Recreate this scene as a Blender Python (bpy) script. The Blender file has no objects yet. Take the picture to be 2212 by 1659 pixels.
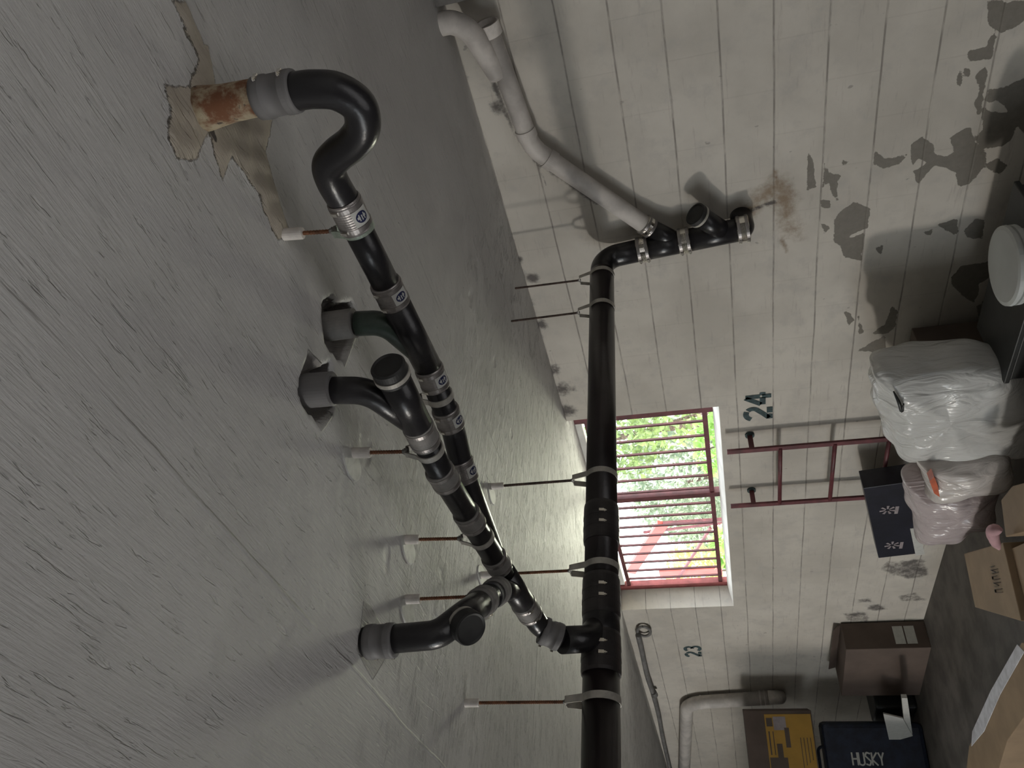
import bpy, bmesh, math, random
import numpy as np
from mathutils import Vector, Matrix
random.seed(7); rng = np.random.default_rng(7)

# ------------------------------------------------------------------ camera, world, light, exposure
FPX = 1661.0; PCX, PCY = 1106.0, 829.5
EYE = np.array([0.0, 0.0, 1.60])          # eye height above the floor
WALL = 3.07                                # distance to the block wall
CEIL = 2.375
_n2 = np.array([562.0, 1604.0, FPX]); _n2 /= np.linalg.norm(_n2)
_up = np.array([-7080.0, 760.0, FPX]); _up -= _up.dot(_n2) * _n2; _up /= np.linalg.norm(_up)
_n3 = np.cross(_up, -_n2)
if _n3[2] < 0: _n3 = -_n3
RM = np.array([-_n2, _n3, _up])            # camera vectors (right, down, forward) -> world
scene = bpy.context.scene
cd = bpy.data.cameras.new('camera'); cam = bpy.data.objects.new('camera', cd)
scene.collection.objects.link(cam); scene.camera = cam
cd.sensor_width = 36.0; cd.lens = FPX / 2212.0 * 36.0; cd.clip_start = 0.02; cd.clip_end = 200
r_, u_, b_ = RM @ np.array([1, 0, 0]), RM @ np.array([0, -1, 0]), RM @ np.array([0, 0, -1])
cam.matrix_world = Matrix(((r_[0], u_[0], b_[0], EYE[0]), (r_[1], u_[1], b_[1], EYE[1]),
                           (r_[2], u_[2], b_[2], EYE[2]), (0, 0, 0, 1)))

world = bpy.data.worlds.new('sky'); scene.world = world; world.use_nodes = True
wbg = world.node_tree.nodes['Background']
wbg.inputs[0].default_value = (0.90, 0.96, 1.0, 1); wbg.inputs[1].default_value = 4.6
scene.view_settings.view_transform = 'Standard'; scene.view_settings.look = 'None'
scene.view_settings.exposure = 0.27; scene.view_settings.gamma = 1.0
scene.view_settings.use_curve_mapping = False

def light(name, kind, loc, target, energy, color, **kw):
    l = bpy.data.lights.new(name, kind); l.energy = energy; l.color = color
    for k, v in kw.items(): setattr(l, k, v)
    o = bpy.data.objects.new(name, l); scene.collection.objects.link(o)
    o.location = loc
    d = Vector(target) - Vector(loc)
    o.rotation_euler = d.to_track_quat('-Z', 'Y').to_euler()
    return o
light('sun', 'SUN', (-4, -6, 9), (-7, 5, 0), 4.5, (1.0, 0.95, 0.86), angle=0.01)
# daylight from the open garage doorway, behind and to the left of the camera
light('garage_doorway_daylight', 'AREA', (-7.6, -5.6, 1.75), (-2.6, 3.07, 1.5), 150.0, (1.0, 0.94, 0.85),
      shape='RECTANGLE', size=0.42, size_y=0.36)
# added fill lamp lying at floor level, brightening the ceiling from below
light('ceiling_fill', 'AREA', (0.5, 0.35, 0.03), (0.5, 0.5, 2.37), 20.0, (1.0, 0.98, 0.98),
      shape='RECTANGLE', size=3.2, size_y=2.2)
# sunlit ground below the window throwing light up onto the ceiling
light('sunlit_ground_bounce', 'AREA', (-7.4, 4.9, 1.12), (-2.5, 1.4, 2.2), 125.0, (0.98, 1.0, 0.78),
      shape='RECTANGLE', size=0.9, size_y=0.5)

# ------------------------------------------------------------------ geometry of the place from the photo
def ray(px, py): return RM @ np.array([px - PCX, py - PCY, FPX])
def on(px, py, ax, v):
    d = ray(px, py); return EYE + d * (v - EYE[ax]) / d[ax]
def W(px, py, off=0.0): return on(px, py, 1, WALL - off)     # point on the wall (off = distance in front of it)
def C(px, py, h=0.0): return on(px, py, 2, CEIL - h)         # point on the ceiling
def Z(px, py, z=0.0): return on(px, py, 2, z)                # point on a level
V = lambda *a: np.array(a, float)
def unit(v): v = np.asarray(v, float); return v / np.linalg.norm(v)

# ------------------------------------------------------------------ materials
MATS = {}
def nodes(name):
    m = bpy.data.materials.new(name); m.use_nodes = True
    nt = m.node_tree; b = nt.nodes['Principled BSDF']; MATS[name] = m
    return m, nt, b
def N(nt, t, **kw):
    n = nt.nodes.new(t)
    for k, v in kw.items():
        if k.startswith('i_'):
            key = k[2:]; key = int(key) if key.isdigit() else key.replace('_', ' ')
            n.inputs[key].default_value = v
        else: setattr(n, k, v)
    return n
def mixc(nt, fac, a, b, blend='MIX'):
    n = nt.nodes.new('ShaderNodeMix'); n.data_type = 'RGBA'; n.blend_type = blend
    for s, v in ((0, fac), (6, a), (7, b)):
        if hasattr(v, 'type') and hasattr(v, 'links'): nt.links.new(v, n.inputs[s])
        else: n.inputs[s].default_value = v if s == 0 else (*v, 1)
    return n.outputs[2]
def math_(nt, op, a, b=None, c=None, clamp=False):
    n = nt.nodes.new('ShaderNodeMath'); n.operation = op; n.use_clamp = clamp
    for s, v in ((0, a), (1, b), (2, c)):
        if v is None: continue
        if hasattr(v, 'links'): nt.links.new(v, n.inputs[s])
        else: n.inputs[s].default_value = v
    return n.outputs[0]
def sstep(nt, v, lo, hi):
    n = nt.nodes.new('ShaderNodeMapRange'); n.interpolation_type = 'SMOOTHSTEP'
    nt.links.new(v, n.inputs[0]); n.inputs[1].default_value = lo; n.inputs[2].default_value = hi
    return n.outputs[0]
def coords(nt, scale=(1, 1, 1), rot=(0, 0, 0)):
    tc = nt.nodes.new('ShaderNodeTexCoord'); mp = nt.nodes.new('ShaderNodeMapping')
    mp.inputs['Scale'].default_value = scale; mp.inputs['Rotation'].default_value = rot
    nt.links.new(tc.outputs['Object'], mp.inputs[0]); return mp.outputs[0]
def noise(nt, vec, scale, detail=4, rough=0.55, dist=0.0):
    n = N(nt, 'ShaderNodeTexNoise', i_Scale=scale, i_Detail=detail, i_Roughness=rough, i_Distortion=dist)
    nt.links.new(vec, n.inputs['Vector']); return n.outputs['Fac']
def plain(name, col, rough=0.6, metal=0.0, var=0.25, scale=14.0, bump=0.25, bscale=60, bdist=0.002, spec=0.5, stretch=(1, 1, 1), **kw):
    """base colour with mottled wear and a fine bump"""
    m, nt, b = nodes(name)
    v = coords(nt, stretch)
    f = noise(nt, v, scale, 5)
    f = sstep(nt, f, 0.3, 0.7)
    dark = tuple(c * (1 - var) for c in col); lite = tuple(min(1, c * (1 + var * 0.6)) for c in col)
    nt.links.new(mixc(nt, f, dark, lite), b.inputs['Base Color'])
    b.inputs['Roughness'].default_value = rough; b.inputs['Metallic'].default_value = metal
    b.inputs['Specular IOR Level'].default_value = spec
    for k, vv in kw.items(): b.inputs[k.replace('_', ' ')].default_value = vv
    bp = N(nt, 'ShaderNodeBump', i_Strength=bump, i_Distance=bdist)
    nt.links.new(noise(nt, v, bscale, 3), bp.inputs['Height']); nt.links.new(bp.outputs[0], b.inputs['Normal'])
    return m
plain('iron', (0.017, 0.016, 0.018), 0.30, var=0.35, scale=9, bump=0.35, bscale=90, bdist=0.0015)
plain('iron_brown', (0.022, 0.016, 0.017), 0.30, var=0.4, scale=7, bump=0.3, bscale=80, bdist=0.0015)
plain('iron_sleeve', (0.050, 0.045, 0.046), 0.35, metal=0.35, var=0.3, scale=12, bump=0.2)
plain('iron_green', (0.035, 0.050, 0.040), 0.38, var=0.5, scale=20, bump=0.3)
plain('steel_band', (0.30, 0.28, 0.27), 0.42, metal=0.75, var=0.35, scale=18, bump=0.3)
plain('steel_dull', (0.19, 0.18, 0.17), 0.6, metal=0.0, var=0.3, scale=18, bump=0.3)
plain('chrome', (0.85, 0.82, 0.76), 0.14, metal=1.0, var=0.1, scale=30, bump=0.1)
plain('rubber_grey', (0.15, 0.145, 0.145), 0.6, var=0.15, scale=10, bump=0.15)
plain('rubber_black', (0.018, 0.018, 0.018), 0.6, var=0.3, scale=20, bump=0.2)
plain('strap', (0.42, 0.40, 0.36), 0.5, metal=0.2, var=0.25, scale=25, bump=0.3)
plain('strap_green', (0.40, 0.46, 0.38), 0.45, metal=0.2, var=0.45, scale=30, bump=0.4)
plain('strap_dark', (0.10, 0.10, 0.11), 0.5, metal=0.4, var=0.3, scale=25, bump=0.3)
plain('rust', (0.16, 0.065, 0.03), 0.85, var=0.6, scale=45, bump=0.6)
plain('rust_dark', (0.07, 0.045, 0.035), 0.85, var=0.6, scale=45, bump=0.6)
plain('white_sleeve', (0.66, 0.62, 0.58), 0.6, var=0.15, scale=30)
plain('white_pipe', (0.56, 0.525, 0.49), 0.55, var=0.22, scale=9, bump=0.5, bscale=25, bdist=0.004)
plain('white_plain', (0.68, 0.67, 0.64), 0.6, var=0.1, scale=9)
plain('grey_conduit', (0.15, 0.145, 0.14), 0.55, var=0.3, scale=12)
plain('red_paint', (0.12, 0.028, 0.034), 0.5, var=0.35, scale=15, bump=0.3)
plain('red_roof', (0.36, 0.06, 0.05), 0.5, var=0.2, scale=5)
plain('ink', (0.045, 0.075, 0.08), 0.8, var=0.5, scale=40)
plain('ink_faint', (0.10, 0.10, 0.10), 0.8, var=0.6, scale=60)
plain('navy', (0.015, 0.02, 0.07), 0.4, var=0.1)
plain('card_brown', (0.10, 0.072, 0.058), 0.75, var=0.15, scale=6, bump=0.2, bscale=30)  # brown lowered so the shade on the boxes sits in the colour
plain('card_tan', (0.25, 0.175, 0.105), 0.75, var=0.15, scale=6, bump=0.2, bscale=30)
plain('card_dark', (0.10, 0.075, 0.06), 0.8, var=0.15, scale=6)
plain('yellow_print', (0.42, 0.24, 0.04), 0.5, var=0.1, scale=6)  # yellow darkened to stand for the shade on the carton
plain('grey_print', (0.30, 0.26, 0.27), 0.5, var=0.15, scale=20)
plain('label_white', (0.50, 0.50, 0.47), 0.55, var=0.08, scale=30)
plain('box_dark', (0.016, 0.017, 0.028), 0.35, var=0.3, scale=12, bump=0.1)
plain('bag_navy', (0.012, 0.018, 0.036), 0.6, var=0.4, scale=15, bump=0.6, bscale=200)
plain('orange_red', (0.55, 0.12, 0.05), 0.5, var=0.2)
plain('pink_cloth', (0.5, 0.3, 0.32), 0.8, var=0.2)
plain('black_plastic', (0.02, 0.022, 0.022), 0.45, var=0.2)
plain('lid_plastic', (0.50, 0.52, 0.51), 0.35, var=0.1, scale=3)
plain('tape_white', (0.55, 0.55, 0.58), 0.4, var=0.2, scale=20)
plain('bark', (0.12, 0.09, 0.07), 0.9, var=0.5, scale=20, bump=1, bdist=0.01)
plain('stone_white', (0.75, 0.74, 0.70), 0.8, var=0.15, scale=6)
plain('ground', (0.62, 0.58, 0.48), 0.9, var=0.25, scale=3, bump=0.4, bdist=0.01)
plain('painted_red_trim', (0.30, 0.07, 0.07), 0.6, var=0.3, scale=12)
def tan_pipe():
    m, nt, b = nodes('rusty_tan')
    v = coords(nt)
    f = noise(nt, v, 16, 6, 0.65); g = noise(nt, v, 45, 4, 0.6)
    c = mixc(nt, sstep(nt, f, 0.42, 0.58), (0.16, 0.065, 0.028), (0.38, 0.32, 0.22))
    c = mixc(nt, math_(nt, 'MULTIPLY', sstep(nt, g, 0.6, 0.68), 0.8), c, (0.03, 0.025, 0.025))
    nt.links.new(c, b.inputs['Base Color']); b.inputs['Roughness'].default_value = 0.8
    bp = N(nt, 'ShaderNodeBump', i_Strength=0.7, i_Distance=0.004)
    nt.links.new(g, bp.inputs['Height']); nt.links.new(bp.outputs[0], b.inputs['Normal'])
tan_pipe()
def bag(name, col, trans):
    m, nt, b = nodes(name)
    v = coords(nt)
    f = noise(nt, v, 5, 3)
    nt.links.new(mixc(nt, f, tuple(c * .9 for c in col), tuple(min(1, c * 1.1) for c in col)), b.inputs['Base Color'])
    b.inputs['Roughness'].default_value = 0.24; b.inputs['Subsurface Weight'].default_value = trans
    b.inputs['Subsurface Radius'].default_value = (0.03, 0.03, 0.03); b.inputs['Subsurface Scale'].default_value = 0.3
    bp = N(nt, 'ShaderNodeBump', i_Strength=0.65, i_Distance=0.03)
    nt.links.new(noise(nt, coords(nt, (1, 1, 0.35)), 14, 3, 0.5, 1.2), bp.inputs['Height']); nt.links.new(bp.outputs[0], b.inputs['Normal'])
bag('bag_white', (0.60, 0.60, 0.58), 0.1)
bag('bag_cream', (0.58, 0.54, 0.51), 0.1)
bag('bag_pink', (0.46, 0.40, 0.40), 0.1)
def leaf(name, c1, c2):
    m, nt, b = nodes(name)
    oi = coords(nt)
    f = noise(nt, oi, 9, 3, 0.7)
    nt.links.new(mixc(nt, sstep(nt, f, 0.35, 0.65), c1, c2), b.inputs['Base Color'])
    b.inputs['Roughness'].default_value = 0.35
    b.inputs['Transmission Weight'].default_value = 0.0
    tr = nt.nodes.new('ShaderNodeBsdfTranslucent'); mx = nt.nodes.new('ShaderNodeMixShader'); mx.inputs[0].default_value = 0.35
    tr.inputs[0].default_value = (*c2, 1)
    out = nt.nodes['Material Output']
    nt.links.new(b.outputs[0], mx.inputs[1]); nt.links.new(tr.outputs[0], mx.inputs[2]); nt.links.new(mx.outputs[0], out.inputs[0])
leaf('leaf_hedge', (0.06, 0.11, 0.07), (0.34, 0.40, 0.28))
leaf('leaf_tree', (0.05, 0.09, 0.04), (0.24, 0.33, 0.12))
leaf('leaf_lime', (0.18, 0.36, 0.08), (0.30, 0.50, 0.15))
leaf('leaf_yellow', (0.28, 0.33, 0.12), (0.60, 0.55, 0.22))

COURSE = 0.203
def wall_material():
    m, nt, b = nodes('painted_block')
    tc = nt.nodes.new('ShaderNodeTexCoord'); obj = tc.outputs['Object']
    sep = nt.nodes.new('ShaderNodeSeparateXYZ'); nt.links.new(obj, sep.inputs[0])
    X, Y, Zc = sep.outputs
    at = N(nt, 'ShaderNodeAttribute', attribute_name='wear'); sa = nt.nodes.new('ShaderNodeSeparateColor')
    nt.links.new(at.outputs['Color'], sa.inputs[0])
    big = noise(nt, obj, 1.7, 5, 0.6); mid = noise(nt, obj, 9, 5, 0.65); fine = noise(nt, obj, 38, 4, 0.7)
    streak = noise(nt, coords(nt, (0.6, 0.6, 5)), 9, 5, 0.7)
    # bed joints, a little wavy
    wob = math_(nt, 'MULTIPLY', math_(nt, 'SUBTRACT', noise(nt, obj, 2.2, 2), 0.5), 0.012)
    zz = math_(nt, 'ADD', math_(nt, 'SUBTRACT', Zc, CEIL - 20 * COURSE), wob)
    ph = math_(nt, 'FRACT', math_(nt, 'DIVIDE', zz, COURSE))
    dj = math_(nt, 'MULTIPLY', math_(nt, 'MINIMUM', ph, math_(nt, 'SUBTRACT', 1.0, ph)), COURSE)   # distance to a joint
    joint = math_(nt, 'SUBTRACT', 1.0, sstep(nt, dj, 0.0010, 0.0055))
    # head joints, staggered, nearly filled with paint
    row = math_(nt, 'FLOOR', math_(nt, 'DIVIDE', zz, COURSE))
    xs = math_(nt, 'ADD', math_(nt, 'DIVIDE', X, 0.406), math_(nt, 'MULTIPLY', row, 0.5))
    pv = math_(nt, 'FRACT', xs)
    dv = math_(nt, 'MULTIPLY', math_(nt, 'MINIMUM', pv, math_(nt, 'SUBTRACT', 1.0, pv)), 0.406)
    vj = math_(nt, 'SUBTRACT', 1.0, sstep(nt, dv, 0.0005, 0.005))
    jn = math_(nt, 'MULTIPLY', joint, sstep(nt, noise(nt, coords(nt, (1, 1, 3)), 5, 4, 0.7), 0.28, 0.62))
    col = mixc(nt, sstep(nt, big, 0.3, 0.7), (0.44, 0.41, 0.36), (0.58, 0.545, 0.485))
    col = mixc(nt, math_(nt, 'MULTIPLY', sstep(nt, mid, 0.48, 0.72), 0.5), col, (0.40, 0.38, 0.35))
    col = mixc(nt, math_(nt, 'MULTIPLY', sstep(nt, streak, 0.57, 0.70), 0.38), col, (0.34, 0.30, 0.27))
    col = mixc(nt, math_(nt, 'MULTIPLY', jn, 0.72), col, (0.14, 0.12, 0.11))
    col = mixc(nt, math_(nt, 'MULTIPLY', vj, 0.10), col, (0.2, 0.18, 0.16))
    spk = sstep(nt, noise(nt, coords(nt, (1, 1, .55)), 26, 2, 0.5), 0.73, 0.78)
    col = mixc(nt, math_(nt, 'MULTIPLY', spk, 0.5), col, (0.15, 0.13, 0.12))
    edge = math_(nt, 'ADD', math_(nt, 'MULTIPLY', math_(nt, 'SUBTRACT', mid, 0.5), 0.85), math_(nt, 'MULTIPLY', math_(nt, 'SUBTRACT', fine, 0.5), 0.5))
    st = sstep(nt, math_(nt, 'ADD', sa.outputs[1], math_(nt, 'MULTIPLY', edge, 0.9)), 0.25, 0.75)
    col = mixc(nt, math_(nt, 'MULTIPLY', st, 0.8), col, (0.19, 0.12, 0.06))
    mo = sstep(nt, math_(nt, 'ADD', sa.outputs[2], edge), 0.45, 0.85)
    col = mixc(nt, math_(nt, 'MULTIPLY', mo, 0.85), col, (0.05, 0.042, 0.042))
    pe = sstep(nt, math_(nt, 'ADD', sa.outputs[0], math_(nt, 'MULTIPLY', edge, 0.8)), 0.47, 0.53)
    col = mixc(nt, pe, col, mixc(nt, fine, (0.135, 0.125, 0.105), (0.23, 0.21, 0.18)))
    nt.links.new(col, b.inputs['Base Color']); b.inputs['Roughness'].default_value = 0.62
    b.inputs['Specular IOR Level'].default_value = 0.3
    h = math_(nt, 'MULTIPLY', joint, -0.9)
    h = math_(nt, 'ADD', h, math_(nt, 'MULTIPLY', fine, 0.25))
    h = math_(nt, 'ADD', h, math_(nt, 'MULTIPLY', mid, 0.5))
    h = math_(nt, 'ADD', h, math_(nt, 'MULTIPLY', pe, -0.7))
    h = math_(nt, 'ADD', h, math_(nt, 'MULTIPLY', vj, -0.3))
    bp = N(nt, 'ShaderNodeBump', i_Strength=0.55, i_Distance=0.003)
    nt.links.new(h, bp.inputs['Height']); nt.links.new(bp.outputs[0], b.inputs['Normal'])
    return m
def ceiling_material():
    m, nt, b = nodes('trowelled_ceiling')
    tc = nt.nodes.new('ShaderNodeTexCoord'); obj = tc.outputs['Object']
    sep = nt.nodes.new('ShaderNodeSeparateXYZ'); nt.links.new(obj, sep.inputs[0])
    X, Y, Zc = sep.outputs
    at = N(nt, 'ShaderNodeAttribute', attribute_name='wear'); sa = nt.nodes.new('ShaderNodeSeparateColor')
    nt.links.new(at.outputs['Color'], sa.inputs[0])
    big = noise(nt, obj, 1.3, 4, 0.6); mid = noise(nt, obj, 11, 5, 0.65); fine = noise(nt, obj, 60, 4, 0.7)
    gx = noise(nt, coords(nt, (0.5, 5.0, 1), (0, 0, 0.04)), 16, 5, 0.62, 0.7)      # grain along the wall
    gx2 = noise(nt, coords(nt, (0.7, 9.0, 1), (0, 0, 0.10)), 15, 3, 0.6, 1.2)
    gy = noise(nt, coords(nt, (5.0, 0.8, 1), (0, 0, -0.25)), 11, 5, 0.65, 0.9)     # grain across
    mixf = sstep(nt, math_(nt, 'ADD', math_(nt, 'MULTIPLY', X, -1.0), math_(nt, 'MULTIPLY', big, 0.8)), 1.6, 2.8)
    rx = math_(nt, 'ABSOLUTE', math_(nt, 'SUBTRACT', gx, 0.5)); rx2 = math_(nt, 'ABSOLUTE', math_(nt, 'SUBTRACT', gx2, 0.5))
    ry = math_(nt, 'ABSOLUTE', math_(nt, 'SUBTRACT', gy, 0.5))
    ridx = math_(nt, 'SUBTRACT', 1.0, sstep(nt, rx, 0.0, 0.035))
    ridx2 = math_(nt, 'MULTIPLY', math_(nt, 'SUBTRACT', 1.0, sstep(nt, rx2, 0.0, 0.02)), sstep(nt, mid, 0.45, 0.6))
    ridy = math_(nt, 'MULTIPLY', math_(nt, 'SUBTRACT', 1.0, sstep(nt, ry, 0.0, 0.03)), sstep(nt, mid, 0.45, 0.6))
    hm = nt.nodes.new('ShaderNodeMix'); nt.links.new(mixf, hm.inputs[0])
    gf = noise(nt, coords(nt, (0.45, 8.0, 1), (0, 0, 0.06)), 34, 3, 0.6, 0.5)
    pk = sstep(nt, noise(nt, coords(nt, (0.9, 6.0, 1), (0, 0, 0.08)), 17, 3, 0.5, 0.6), 0.62, 0.70)
    hx = math_(nt, 'ADD', math_(nt, 'ADD', math_(nt, 'MULTIPLY', gx, 0.45), math_(nt, 'MULTIPLY', gf, 0.35)), math_(nt, 'MULTIPLY', pk, -0.40))
    hy = math_(nt, 'ADD', math_(nt, 'MULTIPLY', gy, 0.75), math_(nt, 'MULTIPLY', ridy, -0.3))
    nt.links.new(hx, hm.inputs[2]); nt.links.new(hy, hm.inputs[3])
    h = math_(nt, 'ADD', hm.outputs[0], math_(nt, 'MULTIPLY', mid, 0.8))
    h = math_(nt, 'ADD', h, math_(nt, 'MULTIPLY', fine, 0.12))
    # board seams: one along X at y = 0.65, some across
    def seam(c, pos, w, wobs):
        wn = math_(nt, 'MULTIPLY', math_(nt, 'SUBTRACT', noise(nt, obj, 3, 3), 0.5), wobs)
        d = math_(nt, 'ABSOLUTE', math_(nt, 'SUBTRACT', math_(nt, 'ADD', c, wn), pos))
        return math_(nt, 'SUBTRACT', 1.0, sstep(nt, d, w * 0.3, w))
    s1 = seam(Y, 0.65, 0.006, 0.03)
    s2 = math_(nt, 'MAXIMUM', seam(X, -3.16, 0.009, 0.06), seam(X, -4.4, 0.009, 0.06))
    s3 = math_(nt, 'MAXIMUM', seam(Y, 2.62, 0.006, 0.03), seam(Y, 1.86, 0.004, 0.03))
    s = math_(nt, 'MAXIMUM', s1, math_(nt, 'MAXIMUM', s2, math_(nt, 'MULTIPLY', s3, 0.6)))
    s = math_(nt, 'MULTIPLY', s, sstep(nt, noise(nt, obj, 4, 3), 0.36, 0.6))
    h = math_(nt, 'ADD', h, math_(nt, 'MULTIPLY', s, 0.5))
    lump = sstep(nt, noise(nt, obj, 7, 2, 0.4), 0.70, 0.78)
    h = math_(nt, 'ADD', h, math_(nt, 'MULTIPLY', lump, -0.5))
    col = mixc(nt, sstep(nt, big, 0.3, 0.7), (0.46, 0.45, 0.44), (0.57, 0.56, 0.545))
    col = mixc(nt, math_(nt, 'MULTIPLY', sstep(nt, mid, 0.55, 0.75), 0.25), col, (0.33, 0.33, 0.32))
    dm = math_(nt, 'MULTIPLY', sstep(nt, noise(nt, coords(nt, (4, 0.9, 1), (0, 0, -0.25)), 9, 4, 0.7, 0.6), 0.62, 0.72), mixf)
    col = mixc(nt, math_(nt, 'MULTIPLY', dm, 0.62), col, (0.16, 0.16, 0.155))
    col = mixc(nt, math_(nt, 'MULTIPLY', s, 0.16), col, (0.15, 0.15, 0.15))
    ridc = math_(nt, 'MULTIPLY', pk, math_(nt, 'SUBTRACT', 1.0, mixf))
    col = mixc(nt, math_(nt, 'MULTIPLY', ridc, 0.12), col, (0.85, 0.83, 0.80))  # highlights on the ridges painted in as a lighter colour
    edge = math_(nt, 'ADD', math_(nt, 'MULTIPLY', math_(nt, 'SUBTRACT', mid, 0.5), 0.8), math_(nt, 'MULTIPLY', math_(nt, 'SUBTRACT', fine, 0.5), 0.5))
    st = sstep(nt, math_(nt, 'ADD', sa.outputs[0], edge), 0.45, 0.62)
    col = mixc(nt, math_(nt, 'MULTIPLY', st, 0.8), col, mixc(nt, mid, (0.24, 0.20, 0.145), (0.55, 0.48, 0.38)))
    dk = sstep(nt, math_(nt, 'ADD', sa.outputs[1], math_(nt, 'MULTIPLY', edge, 0.35)), 0.45, 0.6)
    col = mixc(nt, math_(nt, 'MULTIPLY', dk, 0.95), col, (0.05, 0.042, 0.038))
    mt = sstep(nt, math_(nt, 'ADD', sa.outputs[2], math_(nt, 'MULTIPLY', edge, 0.5)), 0.42, 0.6)
    col = mixc(nt, math_(nt, 'MULTIPLY', mt, 0.6), col, (0.27, 0.255, 0.24))
    h = math_(nt, 'ADD', h, math_(nt, 'MULTIPLY', st, 0.9))
    h = math_(nt, 'ADD', h, math_(nt, 'MULTIPLY', mt, -0.8))
    nt.links.new(col, b.inputs['Base Color']); b.inputs['Roughness'].default_value = 0.58
    b.inputs['Specular IOR Level'].default_value = 0.3
    bp = N(nt, 'ShaderNodeBump', i_Strength=1.0, i_Distance=0.008)
    nt.links.new(h, bp.inputs['Height']); nt.links.new(bp.outputs[0], b.inputs['Normal'])
    return m
wall_material(); ceiling_material()
plain('floor_concrete', (0.115, 0.105, 0.095), 0.7, var=0.35, scale=5, bump=0.5, bscale=30, bdist=0.003)
plain('dark_recess', (0.12, 0.115, 0.11), 0.9, var=0.5, scale=12, bump=0.6, bdist=0.006)

# ------------------------------------------------------------------ mesh helpers
def ortho(d):
    d = unit(d); a = V(0, 0, 1) if abs(d[2]) < 0.9 else V(1, 0, 0)
    u = unit(np.cross(d, a)); return u, np.cross(d, u)
class MB:
    def __init__(s): s.v = []; s.f = []; s.mi = []; s.sm = []; s.mats = []; s.m = 0
    def use(s, mat):
        if mat not in s.mats: s.mats.append(mat)
        s.m = s.mats.index(mat); return s
    def add(s, vs, fs, smooth=False):
        o = len(s.v); s.v.extend([tuple(map(float, p)) for p in vs])
        for f in fs: s.f.append([i + o for i in f]); s.mi.append(s.m); s.sm.append(smooth)
        return s
    def box(s, c, size, R=None):
        R = np.eye(3) if R is None else R
        vs = [np.asarray(c) + R @ (V(x, y, z) * np.asarray(size) / 2) for x in (-1, 1) for y in (-1, 1) for z in (-1, 1)]
        return s.add(vs, [(0, 1, 3, 2), (4, 6, 7, 5), (0, 4, 5, 1), (2, 3, 7, 6), (0, 2, 6, 4), (1, 5, 7, 3)])
    def bar(s, a, b, w, t, side=None):
        a, b = np.asarray(a, float), np.asarray(b, float); d = unit(b - a)
        if side is None: u, v = ortho(d)
        else: u = unit(np.asarray(side) - np.dot(side, d) * d); v = np.cross(d, u)
        return s.box((a + b) / 2, (np.linalg.norm(b - a), w, t), np.array([d, u, v]).T)
    def sweep(s, pts, r, n=28, caps=True, smooth=True):
        pts = [np.asarray(p, float) for p in pts]; k = len(pts)
        rs = r if hasattr(r, '__len__') else [r] * k
        ts = [unit(pts[min(i + 1, k - 1)] - pts[max(i - 1, 0)]) for i in range(k)]
        u, _ = ortho(ts[0]); vs = []
        for i in range(k):
            u = unit(u - np.dot(u, ts[i]) * ts[i]); w = np.cross(ts[i], u)
            for j in range(n):
                a = 2 * math.pi * j / n; vs.append(pts[i] + rs[i] * (math.cos(a) * u + math.sin(a) * w))
        fs = [(i * n + j, i * n + (j + 1) % n, (i + 1) * n + (j + 1) % n, (i + 1) * n + j) for i in range(k - 1) for j in range(n)]
        s.add(vs, fs, smooth)
        if caps:
            s.add(vs[:n], [tuple(range(n - 1, -1, -1))]); s.add(vs[-n:], [tuple(range(n))])
        return s
    def lathe(s, p, d, prof, n=32, smooth=False):
        p = np.asarray(p, float); d = unit(d); u, w = ortho(d); vs = []
        for t, r in prof:
            for j in range(n):
                a = 2 * math.pi * j / n; vs.append(p + d * t + r * (math.cos(a) * u + math.sin(a) * w))
        k = len(prof)
        fs = [(i * n + j, i * n + (j + 1) % n, (i + 1) * n + (j + 1) % n, (i + 1) * n + j) for i in range(k - 1) for j in range(n)]
        s.add(vs, fs, smooth)
        s.add(vs[:n], [tuple(range(n - 1, -1, -1))]); s.add(vs[-n:], [tuple(range(n))])
        return s
    def strap(s, pts, axis, width, th, closed=False):
        """flat strap following pts, its width along axis"""
        pts = [np.asarray(p, float) for p in pts]; axis = unit(axis); k = len(pts); vs = []
        for i in range(k):
            a = pts[(i - 1) % k] if closed or i else pts[0]; b = pts[(i + 1) % k] if closed or i < k - 1 else pts[-1]
            nrm = unit(np.cross(unit(b - a), axis))
            for sx, sn in ((-1, -1), (1, -1), (1, 1), (-1, 1)):
                vs.append(pts[i] + axis * sx * width / 2 + nrm * sn * th / 2)
        m = k if closed else k - 1
        fs = [(i * 4 + j, i * 4 + (j + 1) % 4, ((i + 1) % k) * 4 + (j + 1) % 4, ((i + 1) % k) * 4 + j) for i in range(m) for j in range(4)]
        if not closed: fs += [(3, 2, 1, 0), tuple(4 * (k - 1) + j for j in range(4))]
        return s.add(vs, fs)
    def patch(s, p, d, r, ref, u0, u1, a0, a1, nu=1, na=8, disc=False):
        """a patch lying on a cylinder about axis d: u along the axis, a = angle from direction ref"""
        p = np.asarray(p, float); d = unit(d); e = unit(ref - np.dot(ref, d) * d); g = np.cross(d, e)
        P = lambda u, a: p + d * u + r * (math.cos(a) * e + math.sin(a) * g)
        if disc:
            uc, ac = (u0 + u1) / 2, (a0 + a1) / 2; vs = [P(uc, ac)]
            vs += [P(uc + (u1 - u0) / 2 * math.cos(t), ac + (a1 - a0) / 2 * math.sin(t)) for t in np.linspace(0, 2 * math.pi, 25)[:-1]]
            return s.add(vs, [(0, i + 1, (i + 1) % 24 + 1) for i in range(24)])
        vs = [P(u0 + (u1 - u0) * i / nu, a0 + (a1 - a0) * j / na) for i in range(nu + 1) for j in range(na + 1)]
        return s.add(vs, [(i * (na + 1) + j, i * (na + 1) + j + 1, (i + 1) * (na + 1) + j + 1, (i + 1) * (na + 1) + j) for i in range(nu) for j in range(na)])
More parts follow.
